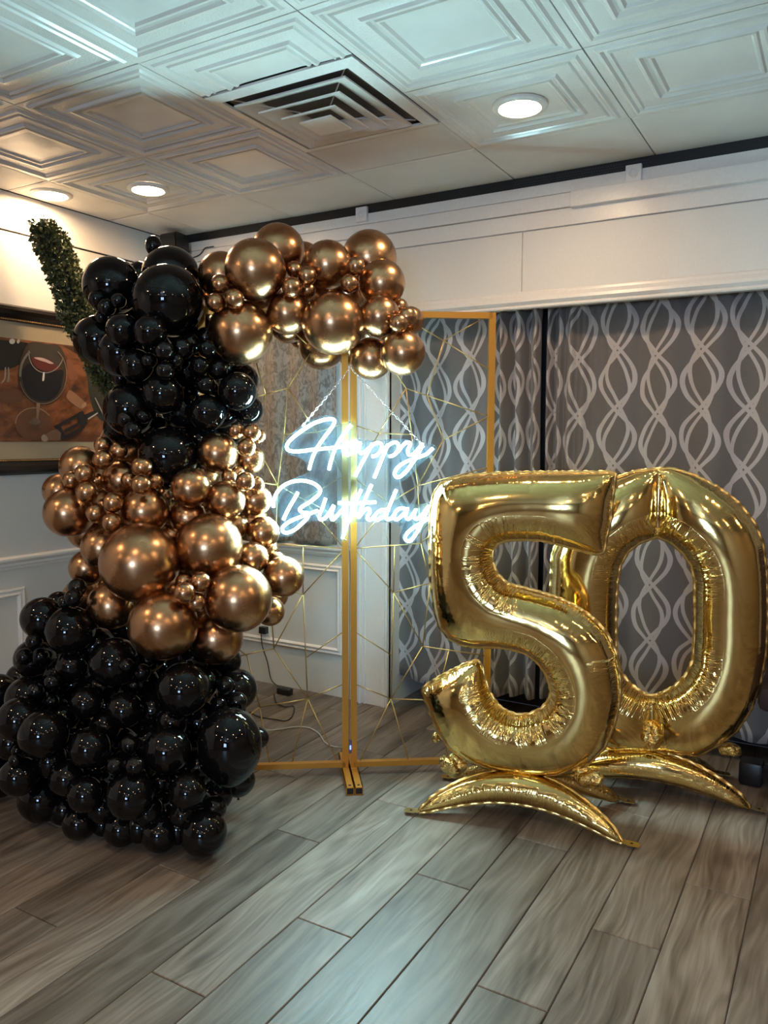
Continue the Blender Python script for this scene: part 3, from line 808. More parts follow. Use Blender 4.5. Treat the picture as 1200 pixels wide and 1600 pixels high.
# (x, y, radius, layer [, height/width]) in photo pixels; the layer orders them from the core (0) outward
ARCH = [(435,391,41,0),(399,422,48,2,1.03),(347,431,37,0),(344,444,15,3),(337,473,15,3),(366,467,15.5,3),(376,520,50,2),(449,490,33,1),(450,507,29,0),
        (460,421,13,2),(480,431,15,3),(456,449,16,3),(481,453,13,2),(512,414,38,1),(556,416,14.5,3),(546,443,14.5,3),(577,403,43,0),(596,443,37,1),
        (521,505,49,2,1.05),(593,494,32,2),(623,505,14.5,4),(636,495,15,3),(641,501,22,1),(629,551,35.5,2),(580,560,33,1),(503,542,36,0)]
CROWN = [(267,431,45,0),(263,470,56,2,1.03),(175,447,45,1),(152,467,13,3),(167,480,14,3),(185,470,12,3),(159,496,10.5,3),(155,531,39,1),(192,516,26,2),(235,518,26,3),
         (190,552,37,1),(213,571,26,2),(233,563,12,3),(257,548,15,4),(258,579,14.5,4),(284,545,18,3),(275,564,11,3),(324,545,14,3),(312,572,15,3),(340,577,16,3),(352,570,12,2),
         (321,601,15,3),(371,612,30,2),(377,594,27,0),(388,641,23,1),(255,615,32,1),(203,640,41,1),(196,655,12,3),(224,651,11,3),(207,672,14,3),(324,645,29,2),(263,713,46,1),
         (188,668,26,0),(283,640,30,0),(292,578,28,0),(345,640,30,0),(310,540,26,0),(240,384,13,0,1.2),(230,590,32,0),(318,690,28,0),(309,508,22,1),(322,528,17,2),(296,538,18,2),(335,555,16,1)]
BELT = [(127,730,33,1),(94,767,27,0),(108,801,38,2),(161,696,14,3),(161,718,16,4),(186,705,14,3),(132,740,15.5,4),(112,750,14,3),(136,769,17,4),(150,751,12.5,3),
        (177,785,16,4),(150,802,15.5,4),(175,816,15.5,4),(191,749,30,2),(222,730,16.5,4),(202,750,13,3),(221,757,16,5),(243,752,13,3),(259,771,13,2),(227,798,37,2,0.93),
        (298,762,31,2),(340,708,32,2),(369,673,13,3),(393,676,14.5,4),(404,681,11.5,3),(385,699,14.5,4),(391,718,23,1),(358,745,12.5,2),(372,738,10.5,2),(383,752,15,4),(400,757,13,3),
        (353,781,30.5,2),(399,781,25,1),(294,808,29,1),(366,821,22,1),(411,832,25.5,1),(327,854,52,3,0.98),(219,879,62,3,0.93),(395,871,24.5,2),(433,877,15,1),(443,901,32,3),
        (372,935,53,4),(422,955,23,1),(255,977,54,4,0.97),(338,996,42,2,0.97),(287,909,13,4),(313,909,16,5),(288,926,17,6),(307,941,15,5),(160,855,33,1),(137,887,28,0),
        (175,945,38,2),(171,918,18,1),(268,837,14,2),(265,800,22,0),(300,880,30,0)]
BASE = [(121,918,14.5,3),(115,934,14,4),(100,941,10,3),(92,943,19,0),(67,966,33,2),(110,985,38,3),(53,1002,12.5,4),(53,1029,30,1),(38,1026,13,3),(63,1025,12.5,3),(112,1040,25,2),
        (179,1035,39,2),(198,1040,11.5,4),(222,1050,13.5,3),(230,1033,10,2),(210,1070,9,3),(-4,1089,36,1),(42,1091,33,2),(56,1080,13,4),(83,1066,13.5,4),(81,1096,11.5,3),
        (30,1124,34,3),(68,1147,38,4),(80,1188,27,2),(67,1246,38,1,0.98,1),(135,1098,25,3),(140,1169,31.5,4),(195,1109,28,3),(134,1241,28,4),(125,1285,27,4,1,1),(190,1294,28,4,1,1),
        (204,1243,37,4,1.03),(180,1196,12.5,5),(211,1197,15,5),(202,1164,15,4),(27,1173,9,4),(24,1188,10,4),(286,1077,42,3),(312,1068,27,1),(354,1033,23,1),(370,1077,32,1,1.03),
        (352,1071,14,3),(371,1096,15,4),(342,1101,12.5,3),(359,1165,50,4,1.2),(403,1153,17,1),(262,1173,36.5,4),(294,1237,28,4),(372,1219,27,2,0.9),(335,1263,19,3),(318,1301,36.5,5,1.04,1),
        (250,1302,29,5,1.02,1),(252,1222,13,3),
        (-8,1145,40,1),(0,1207,38,1,1,1),(30,1213,30,2),(160,1072,26,1),(240,1108,30,1),(238,1160,28,1),(165,1135,24,2),(100,1122,22,2),(310,1200,28,2),(170,1222,26,2),(232,1268,24,2),
        (92,1052,24,1),(150,1008,30,1),(230,1022,30,1),(298,1032,36,1),(312,1128,32,2),(105,1215,28,2),(285,1272,20,3),(160,1262,24,2),(330,1045,26,0),(20,1160,28,2),(85,1105,24,1),(270,1128,26,2)]
def t_base(zone, x, y):
    if zone == 'ARCH': return 3.10
    tab = [(380, 3.20), (450, 3.12), (550, 3.08), (650, 3.08), (750, 3.02), (850, 2.96), (900, 2.95), (980, 2.99), (1080, 2.93), (1170, 2.84), (1240, 2.77), (1300, 2.71)]
    t = np.interp(y, [a for a, _ in tab], [b for _, b in tab])
    cx, hw = (270, 150) if zone == 'CROWN' else (265, 190) if zone == 'BELT' else (215, 220)
    u = min(1.0, abs(x - cx) / hw)
    return t + 0.26 * (1 - math.sqrt(1 - u * u * 0.95))
LAYER_STEP = 0.055
items = []
for zone, rows in (('ARCH', ARCH), ('CROWN', CROWN), ('BELT', BELT), ('BASE', BASE)):
    for row in rows:
        x, y, r, lay = row[:4]
        el = row[4] if len(row) > 4 else 1.0
        items.append(dict(zone=zone, x=x, y=y, r=r, lay=lay, el=el, floor=len(row) > 5, t=t_base(zone, x, y) + 0.09 - LAYER_STEP * lay))
# the inner balloons of the garland that close the gaps between the outer ones
def fill_gaps(zones, zone, lay, rmax, y0, y1):
    st = 3; gx = np.arange(-60, 700, st); gy = np.arange(330, 1360, st)
    GX, GY = np.meshgrid(gx, gy, indexing='ij')
    cov = np.zeros(GX.shape, bool)
    for i in items:
        if i['zone'] in zones: cov |= (GX - i['x']) ** 2 + (GY - i['y']) ** 2 < i['r'] ** 2
    k = 7
    offs = [(a, b) for a in range(-k, k + 1) for b in range(-k, k + 1) if a * a + b * b <= k * k]
    dil = np.zeros_like(cov)
    for a, b in offs: dil |= np.roll(cov, (a, b), (0, 1))
    clo = np.ones_like(cov)
    for a, b in offs: clo &= np.roll(dil, (a, b), (0, 1))
    gap = clo & ~cov & (GY > y0) & (GY < y1)
    out = ~clo
    OX, OY = GX[out], GY[out]
    while gap.sum() > 6:
        px, py = GX[gap], GY[gap]
        best = None
        for j in range(0, len(px), max(1, len(px) // 200)):
            r = min(rmax, math.sqrt(((OX - px[j]) ** 2 + (OY - py[j]) ** 2).min()) - 1)
            if r < 13: continue
            n = ((px - px[j]) ** 2 + (py - py[j]) ** 2 < r * r).sum()
            if best is None or n > best[0]: best = (n, px[j], py[j], r)
        if best is None or best[0] < 7: break
        n, x, y, r = best
        gap &= (GX - x) ** 2 + (GY - y) ** 2 >= r * r
        items.append(dict(zone=zone, x=float(x), y=float(y), r=float(r), lay=lay, el=1.0, floor=False, t=t_base(zone, x, y) + 0.11))
for zn, zs, y0, y1 in (('BASE', ('BASE', 'BELT'), 985, 1400), ('CROWN', ('CROWN', 'BELT'), 300, 690), ('BELT', ('BELT', 'CROWN', 'BASE'), 690, 985), ('ARCH', ('ARCH', 'CROWN'), 300, 600)):
    fill_gaps(zs, zn, -1, 30, y0, y1)
R_ = np.array([ray(i['x'], i['y']) for i in items]); rp = np.array([i['r'] for i in items]) / FPX
T = np.array([i['t'] for i in items]); T0 = T.copy(); LAY = np.array([i['lay'] for i in items], float)
el = np.array([i['el'] for i in items])
tmax = np.where(R_[:, 2] - rp * el < -0.02, CAM[2] / np.maximum(1e-6, -(R_[:, 2] - rp * np.maximum(el, 1.0))), 9.0) - 0.002
wallmax = (XL + 0.02) / np.minimum(R_[:, 0] - rp, -1e-6)
isf = np.array([i['floor'] for i in items])
T = np.where(isf, tmax, np.minimum(T, np.minimum(tmax, wallmax)))
n_it = len(items)
rank = LAY * 1000 - T0 * 10
near = rank[:, None] > rank[None, :]
for it in range(420):
    P = CAM + R_ * T[:, None]; rad = rp * T
    D = np.linalg.norm(P[:, None] - P[None], axis=2); np.fill_diagonal(D, 9)
    pen = np.where(np.minimum(rad[:, None], rad[None]) < 0.048, 1.0, 0.95) * (rad[:, None] + rad[None]) - D
    pen = np.where(pen > 0, pen, 0)
    step = np.where(near, -pen, pen).sum(1) * 0.12
    step = np.clip(step, -0.02, 0.02) + (T0 - T) * 0.008
    step[isf] *= 0.15
    T = np.minimum(np.minimum(T + step, tmax), wallmax)
T = np.where(isf, np.clip(T, tmax - 0.015, tmax), T)

BELT_NAMES = {(327, 854): 'large bronze chrome balloon beside the largest one, touching the four-ball cluster from above',
              (219, 879): 'largest bronze chrome balloon, wide and slightly flattened, in the middle belt',
              (372, 935): 'large bronze chrome balloon with a pale rim glow right of the four-ball cluster',
              (255, 977): 'large bronze chrome balloon under the four-ball cluster, lowest at the front of the belt',
              (338, 996): 'bronze chrome balloon squeezed under two large ones at the foot of the belt',
              (443, 901): 'bronze chrome balloon standing out furthest toward the wire frame below the neon sign',
              (108, 801): 'bronze chrome balloon standing out furthest toward the left wall'}
CROWN_NAMES = {(263, 470): 'largest glossy black balloon, front of the top of the column', (267, 431): 'large black balloon at the very top of the column behind the largest one',
               (175, 447): 'large black balloon beside the topiary at the top of the column', (240, 384): 'small oval black balloon beside the corner loudspeaker',
               (388, 641): 'black balloon with a blue neon sheen just above the bronze belt', (263, 713): 'large black balloon sinking into the bronze belt'}
BASE_NAMES = {(359, 1165): 'largest black balloon of the base, tall and egg-shaped, beside the frame bottom rail', (318, 1301): 'black balloon on the floor nearest the bare planks, with a cyan neon glint',
              (403, 1153): 'black balloon peeping out behind the largest egg-shaped one beside the wires'}
ARCH_NAMES = {(399, 422): 'large bronze chrome balloon above the three-ball cluster at the column end of the arch', (376, 520): 'large bronze chrome balloon hanging lowest next to the black column',
              (521, 505): 'large bronze chrome balloon hanging at the middle of the arch over the centre post', (629, 551): 'bronze chrome balloon at the free end of the arch below two tiny ones',
              (577, 403): 'large bronze chrome balloon at the back of the arch against the white fascia', (435, 391): 'highest bronze chrome balloon of the arch, at the back'}
SPECIAL = dict(ARCH=ARCH_NAMES, CROWN=CROWN_NAMES, BELT=BELT_NAMES, BASE=BASE_NAMES)
def size_word(r, big, small):
    return 0 if r >= big else (2 if r <= small else 1)
ZONE_LABELS = {
 'ARCH': ['full-size bronze chrome balloon in the arch over the gold frame', 'medium bronze chrome balloon in the arch over the gold frame', 'tiny bronze chrome balloon tucked among larger ones in the arch'],
 'CROWN': ['large glossy black balloon in the upper black stretch of the column', 'medium glossy black balloon in the upper black stretch of the column', 'tiny glossy black balloon tucked among larger ones in the upper black stretch'],
 'BELT': ['large bronze chrome balloon in the belt between the two black stretches', 'medium bronze chrome balloon in the belt between the two black stretches', 'tiny bronze chrome balloon tucked among larger ones in the middle belt'],
 'BASE': ['large glossy black balloon in the wide base of the column', 'medium glossy black balloon in the wide base of the column', 'tiny glossy black balloon tucked among larger ones in the wide base']}
ZONE_GROUP = {'ARCH': 'bronze balloons of the arch', 'CROWN': 'black balloons of the upper column', 'BELT': 'bronze balloons of the middle belt', 'BASE': 'black balloons of the base'}
def tiny_label(z, x, y):
    if z == 'BELT':
        if 280 < x < 320: return 'tiny bronze chrome balloon of the four-ball cluster between the largest bronze balloons'
        if x > 355: return 'tiny bronze chrome balloon lit by the neon on the belt side facing the sign'
        if x > 195: return 'tiny bronze chrome balloon in the cluster right under the upper black stretch'
        return 'tiny bronze chrome balloon in the clusters toward the framed picture'
    if z == 'ARCH':
        if x < 370: return 'tiny bronze chrome balloon of the three-ball cluster next to the black column'
        if x < 500: return 'tiny bronze chrome balloon of the four-ball cluster in the arch'
        if x < 560: return 'tiny bronze chrome balloon of the pair in the middle of the arch'
        return 'tiny bronze chrome balloon of the pair at the free end of the arch'
    if z == 'CROWN':
        if x < 195 and y < 500: return 'tiny black balloon of the cluster beside the topiary'
        if y > 640: return 'tiny black balloon of the cluster in front of the picture corner'
        if x > 305: return 'tiny black balloon of the cluster below the lowest hanging bronze balloon'
        return 'tiny black balloon in the middle of the upper black stretch'
    if y < 950: return 'tiny black balloon standing up against the bronze belt at the base top'
    if x < 110: return 'tiny black balloon on the base side toward the wall panelling'
    if x > 330: return 'tiny black balloon of the cluster above the egg-shaped balloon'
    return ZONE_LABELS['BASE'][2]
def place_label(z, s, x, y, on_floor):
    w = ('large', 'medium')[s]
    if z == 'BASE':
        if on_floor or y > 1255: return w + ' glossy black balloon resting on the wood-look floor at the foot of the base'
        if y < 1062: return w + ' glossy black balloon of the base directly under the bronze belt' if x > 140 else w + ' glossy black balloon high on the base toward the wall panelling'
        if x < 95: return w + ' glossy black balloon low on the base toward the wall panelling'
        if x > 300: return w + ' glossy black balloon of the base on the side of the gold frame'
        return w + ' glossy black balloon in the middle rows of the base'
    if z == 'CROWN':
        if x < 200: return w + ' glossy black balloon of the upper stretch on the picture side'
        if x > 310: return w + ' glossy black balloon of the upper stretch on the neon sign side'
        return w + ' glossy black balloon in the front of the upper stretch under the largest one'
    if z == 'BELT':
        if x < 180: return w + ' bronze chrome balloon of the belt on the picture side'
        if x > 340: return w + ' bronze chrome balloon of the belt on the neon sign side'
        return w + ' bronze chrome balloon in the front of the belt above the largest one'
    if x < 480: return w + ' bronze chrome balloon of the arch in the half next to the black column'
    return w + ' bronze chrome balloon of the arch in the half toward its free end'
for i, it in enumerate(items):
    z = it['zone']; me = BM_BRONZE if z in ('ARCH', 'BELT') else BM_BLACK
    o = obj('balloon', me)
    p = CAM + R_[i] * T[i]; r = rp[i] * T[i]
    core = at_depth(500 if z == 'ARCH' else 260, 460 if z == 'ARCH' else it['y'], 3.35)
    if z == 'ARCH': core = at_depth(it['x'] * 0.7 + 150, 470, 3.32)
    d = Vector(p - core); d.z *= 0.6
    d = d.normalized() + Vector((random.gauss(0, 0.12), random.gauss(0, 0.12), random.gauss(0, 0.12)))
    if it['floor']: d = Vector(-CF) + Vector((random.gauss(0, .1), random.gauss(0, .1), 0.3))
    q = d.to_track_quat('Z', 'Y')
    e = it['el']
    if abs(e - 1) > 0.08: o.matrix_world = Matrix.Translation(Vector(p)) @ Matrix.Diagonal((r, r, r * e, 1))
    else: o.matrix_world = Matrix.Translation(Vector(p)) @ q.to_matrix().to_4x4() @ Matrix.Diagonal((r, r, r * random.uniform(0.98, 1.03), 1))
    k = (it['x'], it['y'])
    lb = SPECIAL[z].get(k)
    if lb is None and it['lay'] == -1:
        lb = {'BASE': 'black balloon wedged deep between the outer ones of the base', 'CROWN': 'black balloon wedged deep between the outer ones of the upper stretch',
              'BELT': 'bronze chrome balloon wedged deep between the outer ones of the belt', 'ARCH': 'bronze chrome balloon wedged deep between the outer ones of the arch'}[z]
    if lb is None:
        s = size_word(it['r'], 33, 19)
        lb = tiny_label(z, it['x'], it['y']) if s == 2 else place_label(z, s, it['x'], it['y'], it['floor'])
    tag(o, lb, 'balloon', ZONE_GROUP[z])

# ================================================================== GOLD WIRE FRAME PANELS
FA = math.radians(35.0)
FD = np.array([math.cos(FA), math.sin(FA), 0.0]); FN = np.cross(FD, [0, 0, 1.0])     # FN points toward the viewer
if FN @ CF > 0: FN = -FN
F0 = np.array([-1.752, 2.72, 0.0])
UP = np.array([0, 0, 1.0])
def fpx(x, y, off=0.0): return on_plane(x, y, F0 + FN * off, FN)
LW = [((488.6,546),(449.4,606)),((449.4,606),(415,616)),((449.4,606),(494.5,675.6)),((449.4,606),(444,678)),((444,678),(434,758)),((415,616),(400.7,567.5)),((415,616),(390,622)),((415,616),(404,650)),
      ((444,678),(494.5,675.6)),((494.5,675.6),(538,662)),((494.5,675.6),(538,744)),((434,758),(396,688)),((434,758),(380,750)),((434,758),(474,780)),((474,780),(538,812)),((538,743),(474,780)),((474,780),(538,857)),
      ((434,758),(430,850)),((430,850),(538,857)),((538,858),(473.5,929)),((473.5,929),(473.5,854)),((473.5,929),(420,914)),((473.5,929),(428,1013)),((473.5,929),(480.6,1092)),
      ((428,1013),(422,930)),((428,1013),(360,1028)),((428,1013),(480.6,1092)),((480.6,1092),(538,1068)),((479,1027),(538,986)),((480.6,1092),(405.5,1105)),((480.6,1092),(457,1190)),((480.6,1092),(526,1188)),
      ((405.5,1105),(386,1025)),((405.5,1105),(421,1191)),((405.5,1105),(360,1140)),((488.6,546),(538,500)),((488.6,546),(430,492)),((386,1025),(330,980)),((430,850),(390,900))]
RW = [((764,492),(693,532.5)),((693,532.5),(620,489)),((693,532.5),(765,578)),((693,532.5),(667.5,618)),((634.5,607),(667.5,618)),((667.5,618),(764,651)),((667.5,618),(693,687)),((693,687),(764,651)),
      ((634.5,607),(590,538)),((634.5,607),(592,677)),((634.5,607),(643,679)),((592,677),(553,664)),((592,677),(643,679)),((592,677),(553,745)),((643,679),(652.5,759)),((652.5,759),(693,687)),((652.5,759),(764,730)),
      ((652.5,759),(608,786)),((608,786),(553,747)),((608,786),(553,858)),((652.5,759),(657.5,849)),((657.5,849),(553,857)),((657.5,849),(700,812)),((657.5,849),(672,911)),((615,926),(553,857)),((615,926),(672,911)),
      ((616.5,853),(615,926)),((615,926),(611,1092)),((615,926),(660.5,1010)),((672,911),(660.5,1010)),((660.5,1010),(764,1025)),((701.5,1016),(682,1094)),((660.5,1010),(611,1092)),((553,986),(612,1024)),((553,1068),(611,1092)),
      ((611,1092),(764,1097)),((611,1092),(563,1188)),((611,1092),(638,1188)),((672,911),(764,870)),((590,538),(553,500)),((590,538),(620,489)),((682,1094),(700,1188))]
def frame_panel(side, label):
    t = thing('backdrop_frame', label, 'frame', F0 + FD * side * 0.3, 'geometric gold backdrop panels')
    inner = F0 + FD * (side * 0.0175); outer = F0 + FD * (side * 0.582)
    zb, zt = 0.045, 1.922; S = 0.026
    MB().bar(inner + UP * 0.03, inner + UP * zt, FN, S, S).build('post', M['gold_paint'], t)
    MB().bar(outer + UP * 0.03, outer + UP * zt, FN, S, S).build('post', M['gold_paint'], t)
    MB().bar(inner + UP * zb, outer + UP * zb, FN, 0.022, S).build('rail', M['gold_paint'], t)
    MB().bar(inner + UP * (zt - 0.012), outer + UP * (zt - 0.012), FN, 0.024, S).build('rail', M['gold_paint'], t)
    for q in (inner, outer):                     # hollow square foot tubes with bolt holes
        fd = np.array([0.62, -0.78, 0.0]) if True else FN
        fd = fd / np.linalg.norm(fd)
        sd = np.cross(fd, UP)
        a, b = q - fd * 0.16, q + fd * 0.205
        m = MB()
        w, th = 0.032, 0.003
        for s2 in (-1, 1):
            m.bar(a + sd * s2 * (w / 2 - th / 2) + UP * w / 2, b + sd * s2 * (w / 2 - th / 2) + UP * w / 2, UP, th, w)
            m.bar(a + UP * (w / 2 + s2 * (w / 2 - th / 2)), b + UP * (w / 2 + s2 * (w / 2 - th / 2)), UP, w, th)
        fo = m.build('foot', M['gold_paint'], t)
        MB().lathe([(0.006, 0.0), (0.006, 0.0008)], 16, b - fd * 0.022 + UP * 0.0322).build('bolt_hole', M['black_trim'], fo)
        MB().bar(b - fd * 0.02 + UP * w / 2, b - fd * 0.006 + UP * w / 2, UP, w - 0.006, w - 0.006).build('tube_inside', M['black_trim'], fo)
    for (a, b) in (LW if side < 0 else RW):
        p, q = fpx(*a), fpx(*b)
        MB().tube([p, q], 0.0026, 6).build('wire', M['wire_gold'], t, True)
frame_panel(-1, 'gold metal backdrop panel with angular wires, its outer half hidden by balloons')
frame_panel(1, 'gold metal backdrop panel with angular wires in front of the trellis curtain')

# ================================================================== NEON SIGN
NO = 0.045
def npx(x, y, off=NO): return fpx(400 + x / 3.75, 560 + y / 3.75, off)
HAPPY = [[(312,652),(325,600),(350,540),(395,470),(440,410),(460,375),(450,357),(410,358),(340,380),(260,430),(200,480),(180,515),(195,540),(250,545),(330,535),(420,527),(500,518),(560,508)],
         [(427,652),(440,600),(460,540),(490,480),(530,425),(556,390)],
         [(598,492),(560,492),(522,515),(514,545),(532,565),(565,550),(600,510),(612,498),(602,530),(615,556),(640,545),(680,510),(712,494),(735,505),(732,540),(705,568),(678,575)],
         [(682,500),(650,560),(615,625),(582,690)],
         [(732,548),(775,510),(810,492),(832,502),(830,540),(805,568),(780,574)],
         [(772,505),(750,560),(722,630),(692,700)],
         [(830,548),(868,502),(890,492),(904,502),(890,540),(897,565),(925,560),(955,525),(975,502),(960,540),(932,590),(890,650),(850,690),(825,695),(812,675),(830,640),(880,605),(950,580),(1000,560),(1036,526)]]
BIRTH = [[(103,872),(108,820),(135,770),(180,735),(240,717),(300,720),(350,740),(376,770),(365,800),(320,838),(272,868),(257,888),(275,903),(302,906),(305,928),(272,965),(225,1005),(180,1022),(155,1010),(160,985),(200,955),(270,925),(350,897),(362,890)],
         [(246,785),(215,840),(186,890),(160,945)],
         [(408,820),(388,880),(370,925),(382,945),(410,930),(440,888),(455,865),(440,920),(452,945),(480,915),(510,885),(532,880),(522,912),(540,930)],
         [(616,770),(590,830),(560,910),(530,985),(507,1055)],
         [(482,847),(560,850),(630,846),(702,843)],
         [(678,740),(650,800),(622,870),(600,932),(630,895),(655,880),(667,895),(652,935),(670,946),(700,920)],
         [(768,888),(732,890),(702,915),(696,940),(716,946),(750,920),(778,885)],
         [(822,770),(797,830),(772,890),(762,935),(785,942),(812,915)],
         [(874,880),(842,880),(815,905),(810,935),(830,942),(865,912),(888,880),(877,922),(892,942),(920,915),(937,885),(925,922),(942,942),(975,915),(1000,882),(1012,868),(990,920),(965,980),(930,1040),(902,1070),(880,1065),(875,1045),(900,1010),(950,975),(1000,945),(1050,918)]]
sign = thing('neon_sign', 'glowing white neon script sign reading Happy Birthday, hung on chains before the gold frame', 'neon sign', F0 + FN * NO + UP * 1.0)
for words in (HAPPY, BIRTH):
    for st in words:
        pts = catmull([npx(*q) for q in st], 6)
        tb = MB().tube(pts, 0.0058, 10).build('neon_tube', M['neon'], sign, True)
        tb.data.materials.append(M['neon_back'])
        for pg in tb.data.polygons:
            if pg.normal.dot(Vector(FN)) < -0.15: pg.material_index = 1
OUT = [(150,520),(190,460),(290,375),(400,335),(475,345),(500,385),(555,368),(585,390),(600,470),(700,480),(830,470),(930,482),(1000,500),(1040,505),(1056,530),(1030,565),(960,620),(890,700),(850,722),(845,760),(858,830),
       (930,855),(1020,848),(1075,885),(1068,930),(1000,975),(930,1072),(890,1090),(858,1062),(850,1000),(815,965),(700,960),(560,965),(532,1040),(505,1075),(482,1050),(490,985),(440,955),(300,960),(220,1030),(160,1042),(130,1015),
       (148,945),(98,905),(82,872),(98,800),(160,730),(250,692),(300,665),(282,600),(200,566)]
MB().poly(catmull([npx(x, y, NO - 0.012) for x, y in OUT], 4, True), FN, 0.004).build('acrylic_backing', M['acrylic'], sign)
def chain(p, q):
    p, q = np.array(p), np.array(q); L = np.linalg.norm(q - p); d = (q - p) / L
    n = int(L / 0.0135); mb = MB()
    a = np.cross(d, FN); a /= np.linalg.norm(a)
    for i in range(n):
        c = p + d * (L * (i + 0.5) / n); s = a if i % 2 else FN
        ring = [c + d * 0.0085 * math.cos(t) + s * 0.0042 * math.sin(t) for t in np.linspace(0, 2 * math.pi, 11)[:-1]]
        mb.tube(ring, 0.0011, 5, True)
    o = mb.build('chain', M['chain'], sign, True); return o
apex = npx(555, 55, 0.03)
chain(apex, npx(272, 395, NO - 0.006)); chain(apex, npx(985, 518, NO - 0.006))
MB().tube(catmull([fpx(548, 575, 0.0), fpx(548, 566, 0.03), fpx(549, 575, 0.034)], 5), 0.002, 6).build('hook', M['chain'], sign, True)

# ================================================================== FOIL DIGITS
def inside(pts, loops):
    x, y = pts[:, 0], pts[:, 1]; res = np.zeros(len(pts), bool)
    for lp in loops:
        a = np.array(lp); b = np.roll(a, -1, 0)
        for (x0, y0), (x1, y1) in zip(a, b):
            if y0 == y1: continue
            c = ((y0 > y) != (y1 > y)) & (x < (x1 - x0) * (y - y0) / (y1 - y0) + x0)
            res ^= c
    return res
def resample(lp, step):
    P = np.array(lp); Q = np.vstack([P, P[:1]])
    L = np.concatenate([[0], np.cumsum(np.linalg.norm(np.diff(Q, axis=0), axis=1))])
    n = max(12, int(L[-1] / step)); s = np.linspace(0, L[-1], n + 1)[:-1]
    return np.stack([np.interp(s, L, Q[:, 0]), np.interp(s, L, Q[:, 1])], 1)
def foil(name, loops2d, org, e1, e2, parent, thick=0.85, slits=(), step=0.007, grid=0.010, crease=0.10, cell=0.008, seam=True, hmax=None):
    """inflated foil pillow: flat outline loops (in metres) puffed up as a membrane under pressure"""
    e1 = np.array(e1); e2 = np.array(e2); nrm = np.cross(e1, e2); nrm /= np.linalg.norm(nrm)
    loops = [resample(l, step) for l in loops2d]
    allp = np.vstack(loops); lo = allp.min(0) - 3 * cell; hi = allp.max(0) + 3 * cell
    nx, ny = int((hi[0] - lo[0]) / cell) + 1, int((hi[1] - lo[1]) / cell) + 1
    gx = lo[0] + np.arange(nx) * cell; gy = lo[1] + np.arange(ny) * cell
    GX, GY = np.meshgrid(gx, gy, indexing='ij')
    msk = inside(np.stack([GX.ravel(), GY.ravel()], 1), loops).reshape(nx, ny)
    damp = np.zeros((nx, ny))
    for (a, b, w) in slits:
        a = np.array(a); b = np.array(b); ab = b - a
        t = np.clip(((GX - a[0]) * ab[0] + (GY - a[1]) * ab[1]) / (ab @ ab), 0, 1)
        dd = np.hypot(GX - a[0] - t * ab[0], GY - a[1] - t * ab[1])
        damp = np.maximum(damp, w * np.exp(-(dd / 0.010) ** 2))
    u = np.zeros((nx, ny)); par = (np.add.outer(np.arange(nx), np.arange(ny)) % 2).astype(bool)
    for it in range(420):
        for color in (par, ~par):
            nb = np.zeros_like(u); nb[1:-1, 1:-1] = u[2:, 1:-1] + u[:-2, 1:-1] + u[1:-1, 2:] + u[1:-1, :-2]
            new = (nb + cell * cell) / (4 + damp)
            u = np.where(color & msk, u + 1.85 * (new - u), u)
    u = np.maximum(u, 0)
    # sample points: rim, rings close to it, interior grid
    inner = []
    nxt = [np.roll(l, -1, 0) for l in loops]; prv = [np.roll(l, 1, 0) for l in loops]
    B = np.vstack(loops); S = []; Cc = []
    s0 = 0
    for li, l in enumerate(loops):
        tg = nxt[li] - prv[li]; tg /= np.linalg.norm(tg, axis=1)[:, None] + 1e-9
        nn = np.stack([-tg[:, 1], tg[:, 0]], 1)
        probe = inside(l + nn * 0.003, loops)
        if probe.mean() < 0.5: nn = -nn; orient = -1
        else: orient = 1
        k = max(3, int(0.033 / step))
        t1 = l - np.roll(l, k, 0); t2 = np.roll(l, -k, 0) - l
        turn = (t1[:, 0] * t2[:, 1] - t1[:, 1] * t2[:, 0]) / (np.linalg.norm(t1, axis=1) * np.linalg.norm(t2, axis=1) + 1e-9) * orient
        ker = np.ones(15) / 15
        turn = np.convolve(np.concatenate([turn[-7:], turn, turn[:7]]), ker, 'valid')
        Cc.append(np.clip(-turn * 5.0, 0, 1)); seg = np.linalg.norm(nxt[li] - l, axis=1)
        S.append(s0 + np.concatenate([[0], np.cumsum(seg)[:-1]])); s0 += seg.sum() + 1.0
        for off in (0.0022, 0.006, 0.012, 0.021):
            inner.append(l + nn * off)
    S = np.concatenate(S); Cc = np.concatenate(Cc)
    cand = np.vstack(inner)
    ii, jj = np.meshgrid(np.arange(int((hi[0] - lo[0]) / grid) + 1), np.arange(int((hi[1] - lo[1]) / (grid * 0.87)) + 1), indexing='ij')
    gp = np.stack([lo[0] + (ii + 0.5 * (jj % 2)) * grid, lo[1] + jj * grid * 0.87], -1).reshape(-1, 2)
    def dist_to(P):
        d = np.empty(len(P)); ix = np.empty(len(P), int)
        for k in range(0, len(P), 2000):
            q = np.hypot(P[k:k + 2000, None, 0] - B[None, :, 0], P[k:k + 2000, None, 1] - B[None, :, 1])
            ix[k:k + 2000] = q.argmin(1); d[k:k + 2000] = q.min(1)
        return d, ix
    offs = np.concatenate([np.full(len(l), o) for l in loops for o in (0.0022, 0.006, 0.012, 0.021)])
    dc, _ = dist_to(cand); cand = cand[inside(cand, loops) & (dc > offs * 0.85)]
    dg, _ = dist_to(gp); gp = gp[inside(gp, loops) & (dg > 0.027)]
    pts = np.vstack([B, cand, gp]); nb_ = len(B)
    edges = []; o = 0
    for l in loops:
        edges += [(o + i, o + (i + 1) % len(l)) for i in range(len(l))]; o += len(l)
    vco, ved, vfa, ov, oe, of = delaunay_2d_cdt([Vector(p) for p in pts], edges, [], 0, 1e-6)
    V = np.array([(v[0], v[1]) for v in vco]); Fs = np.array([f for f in vfa])
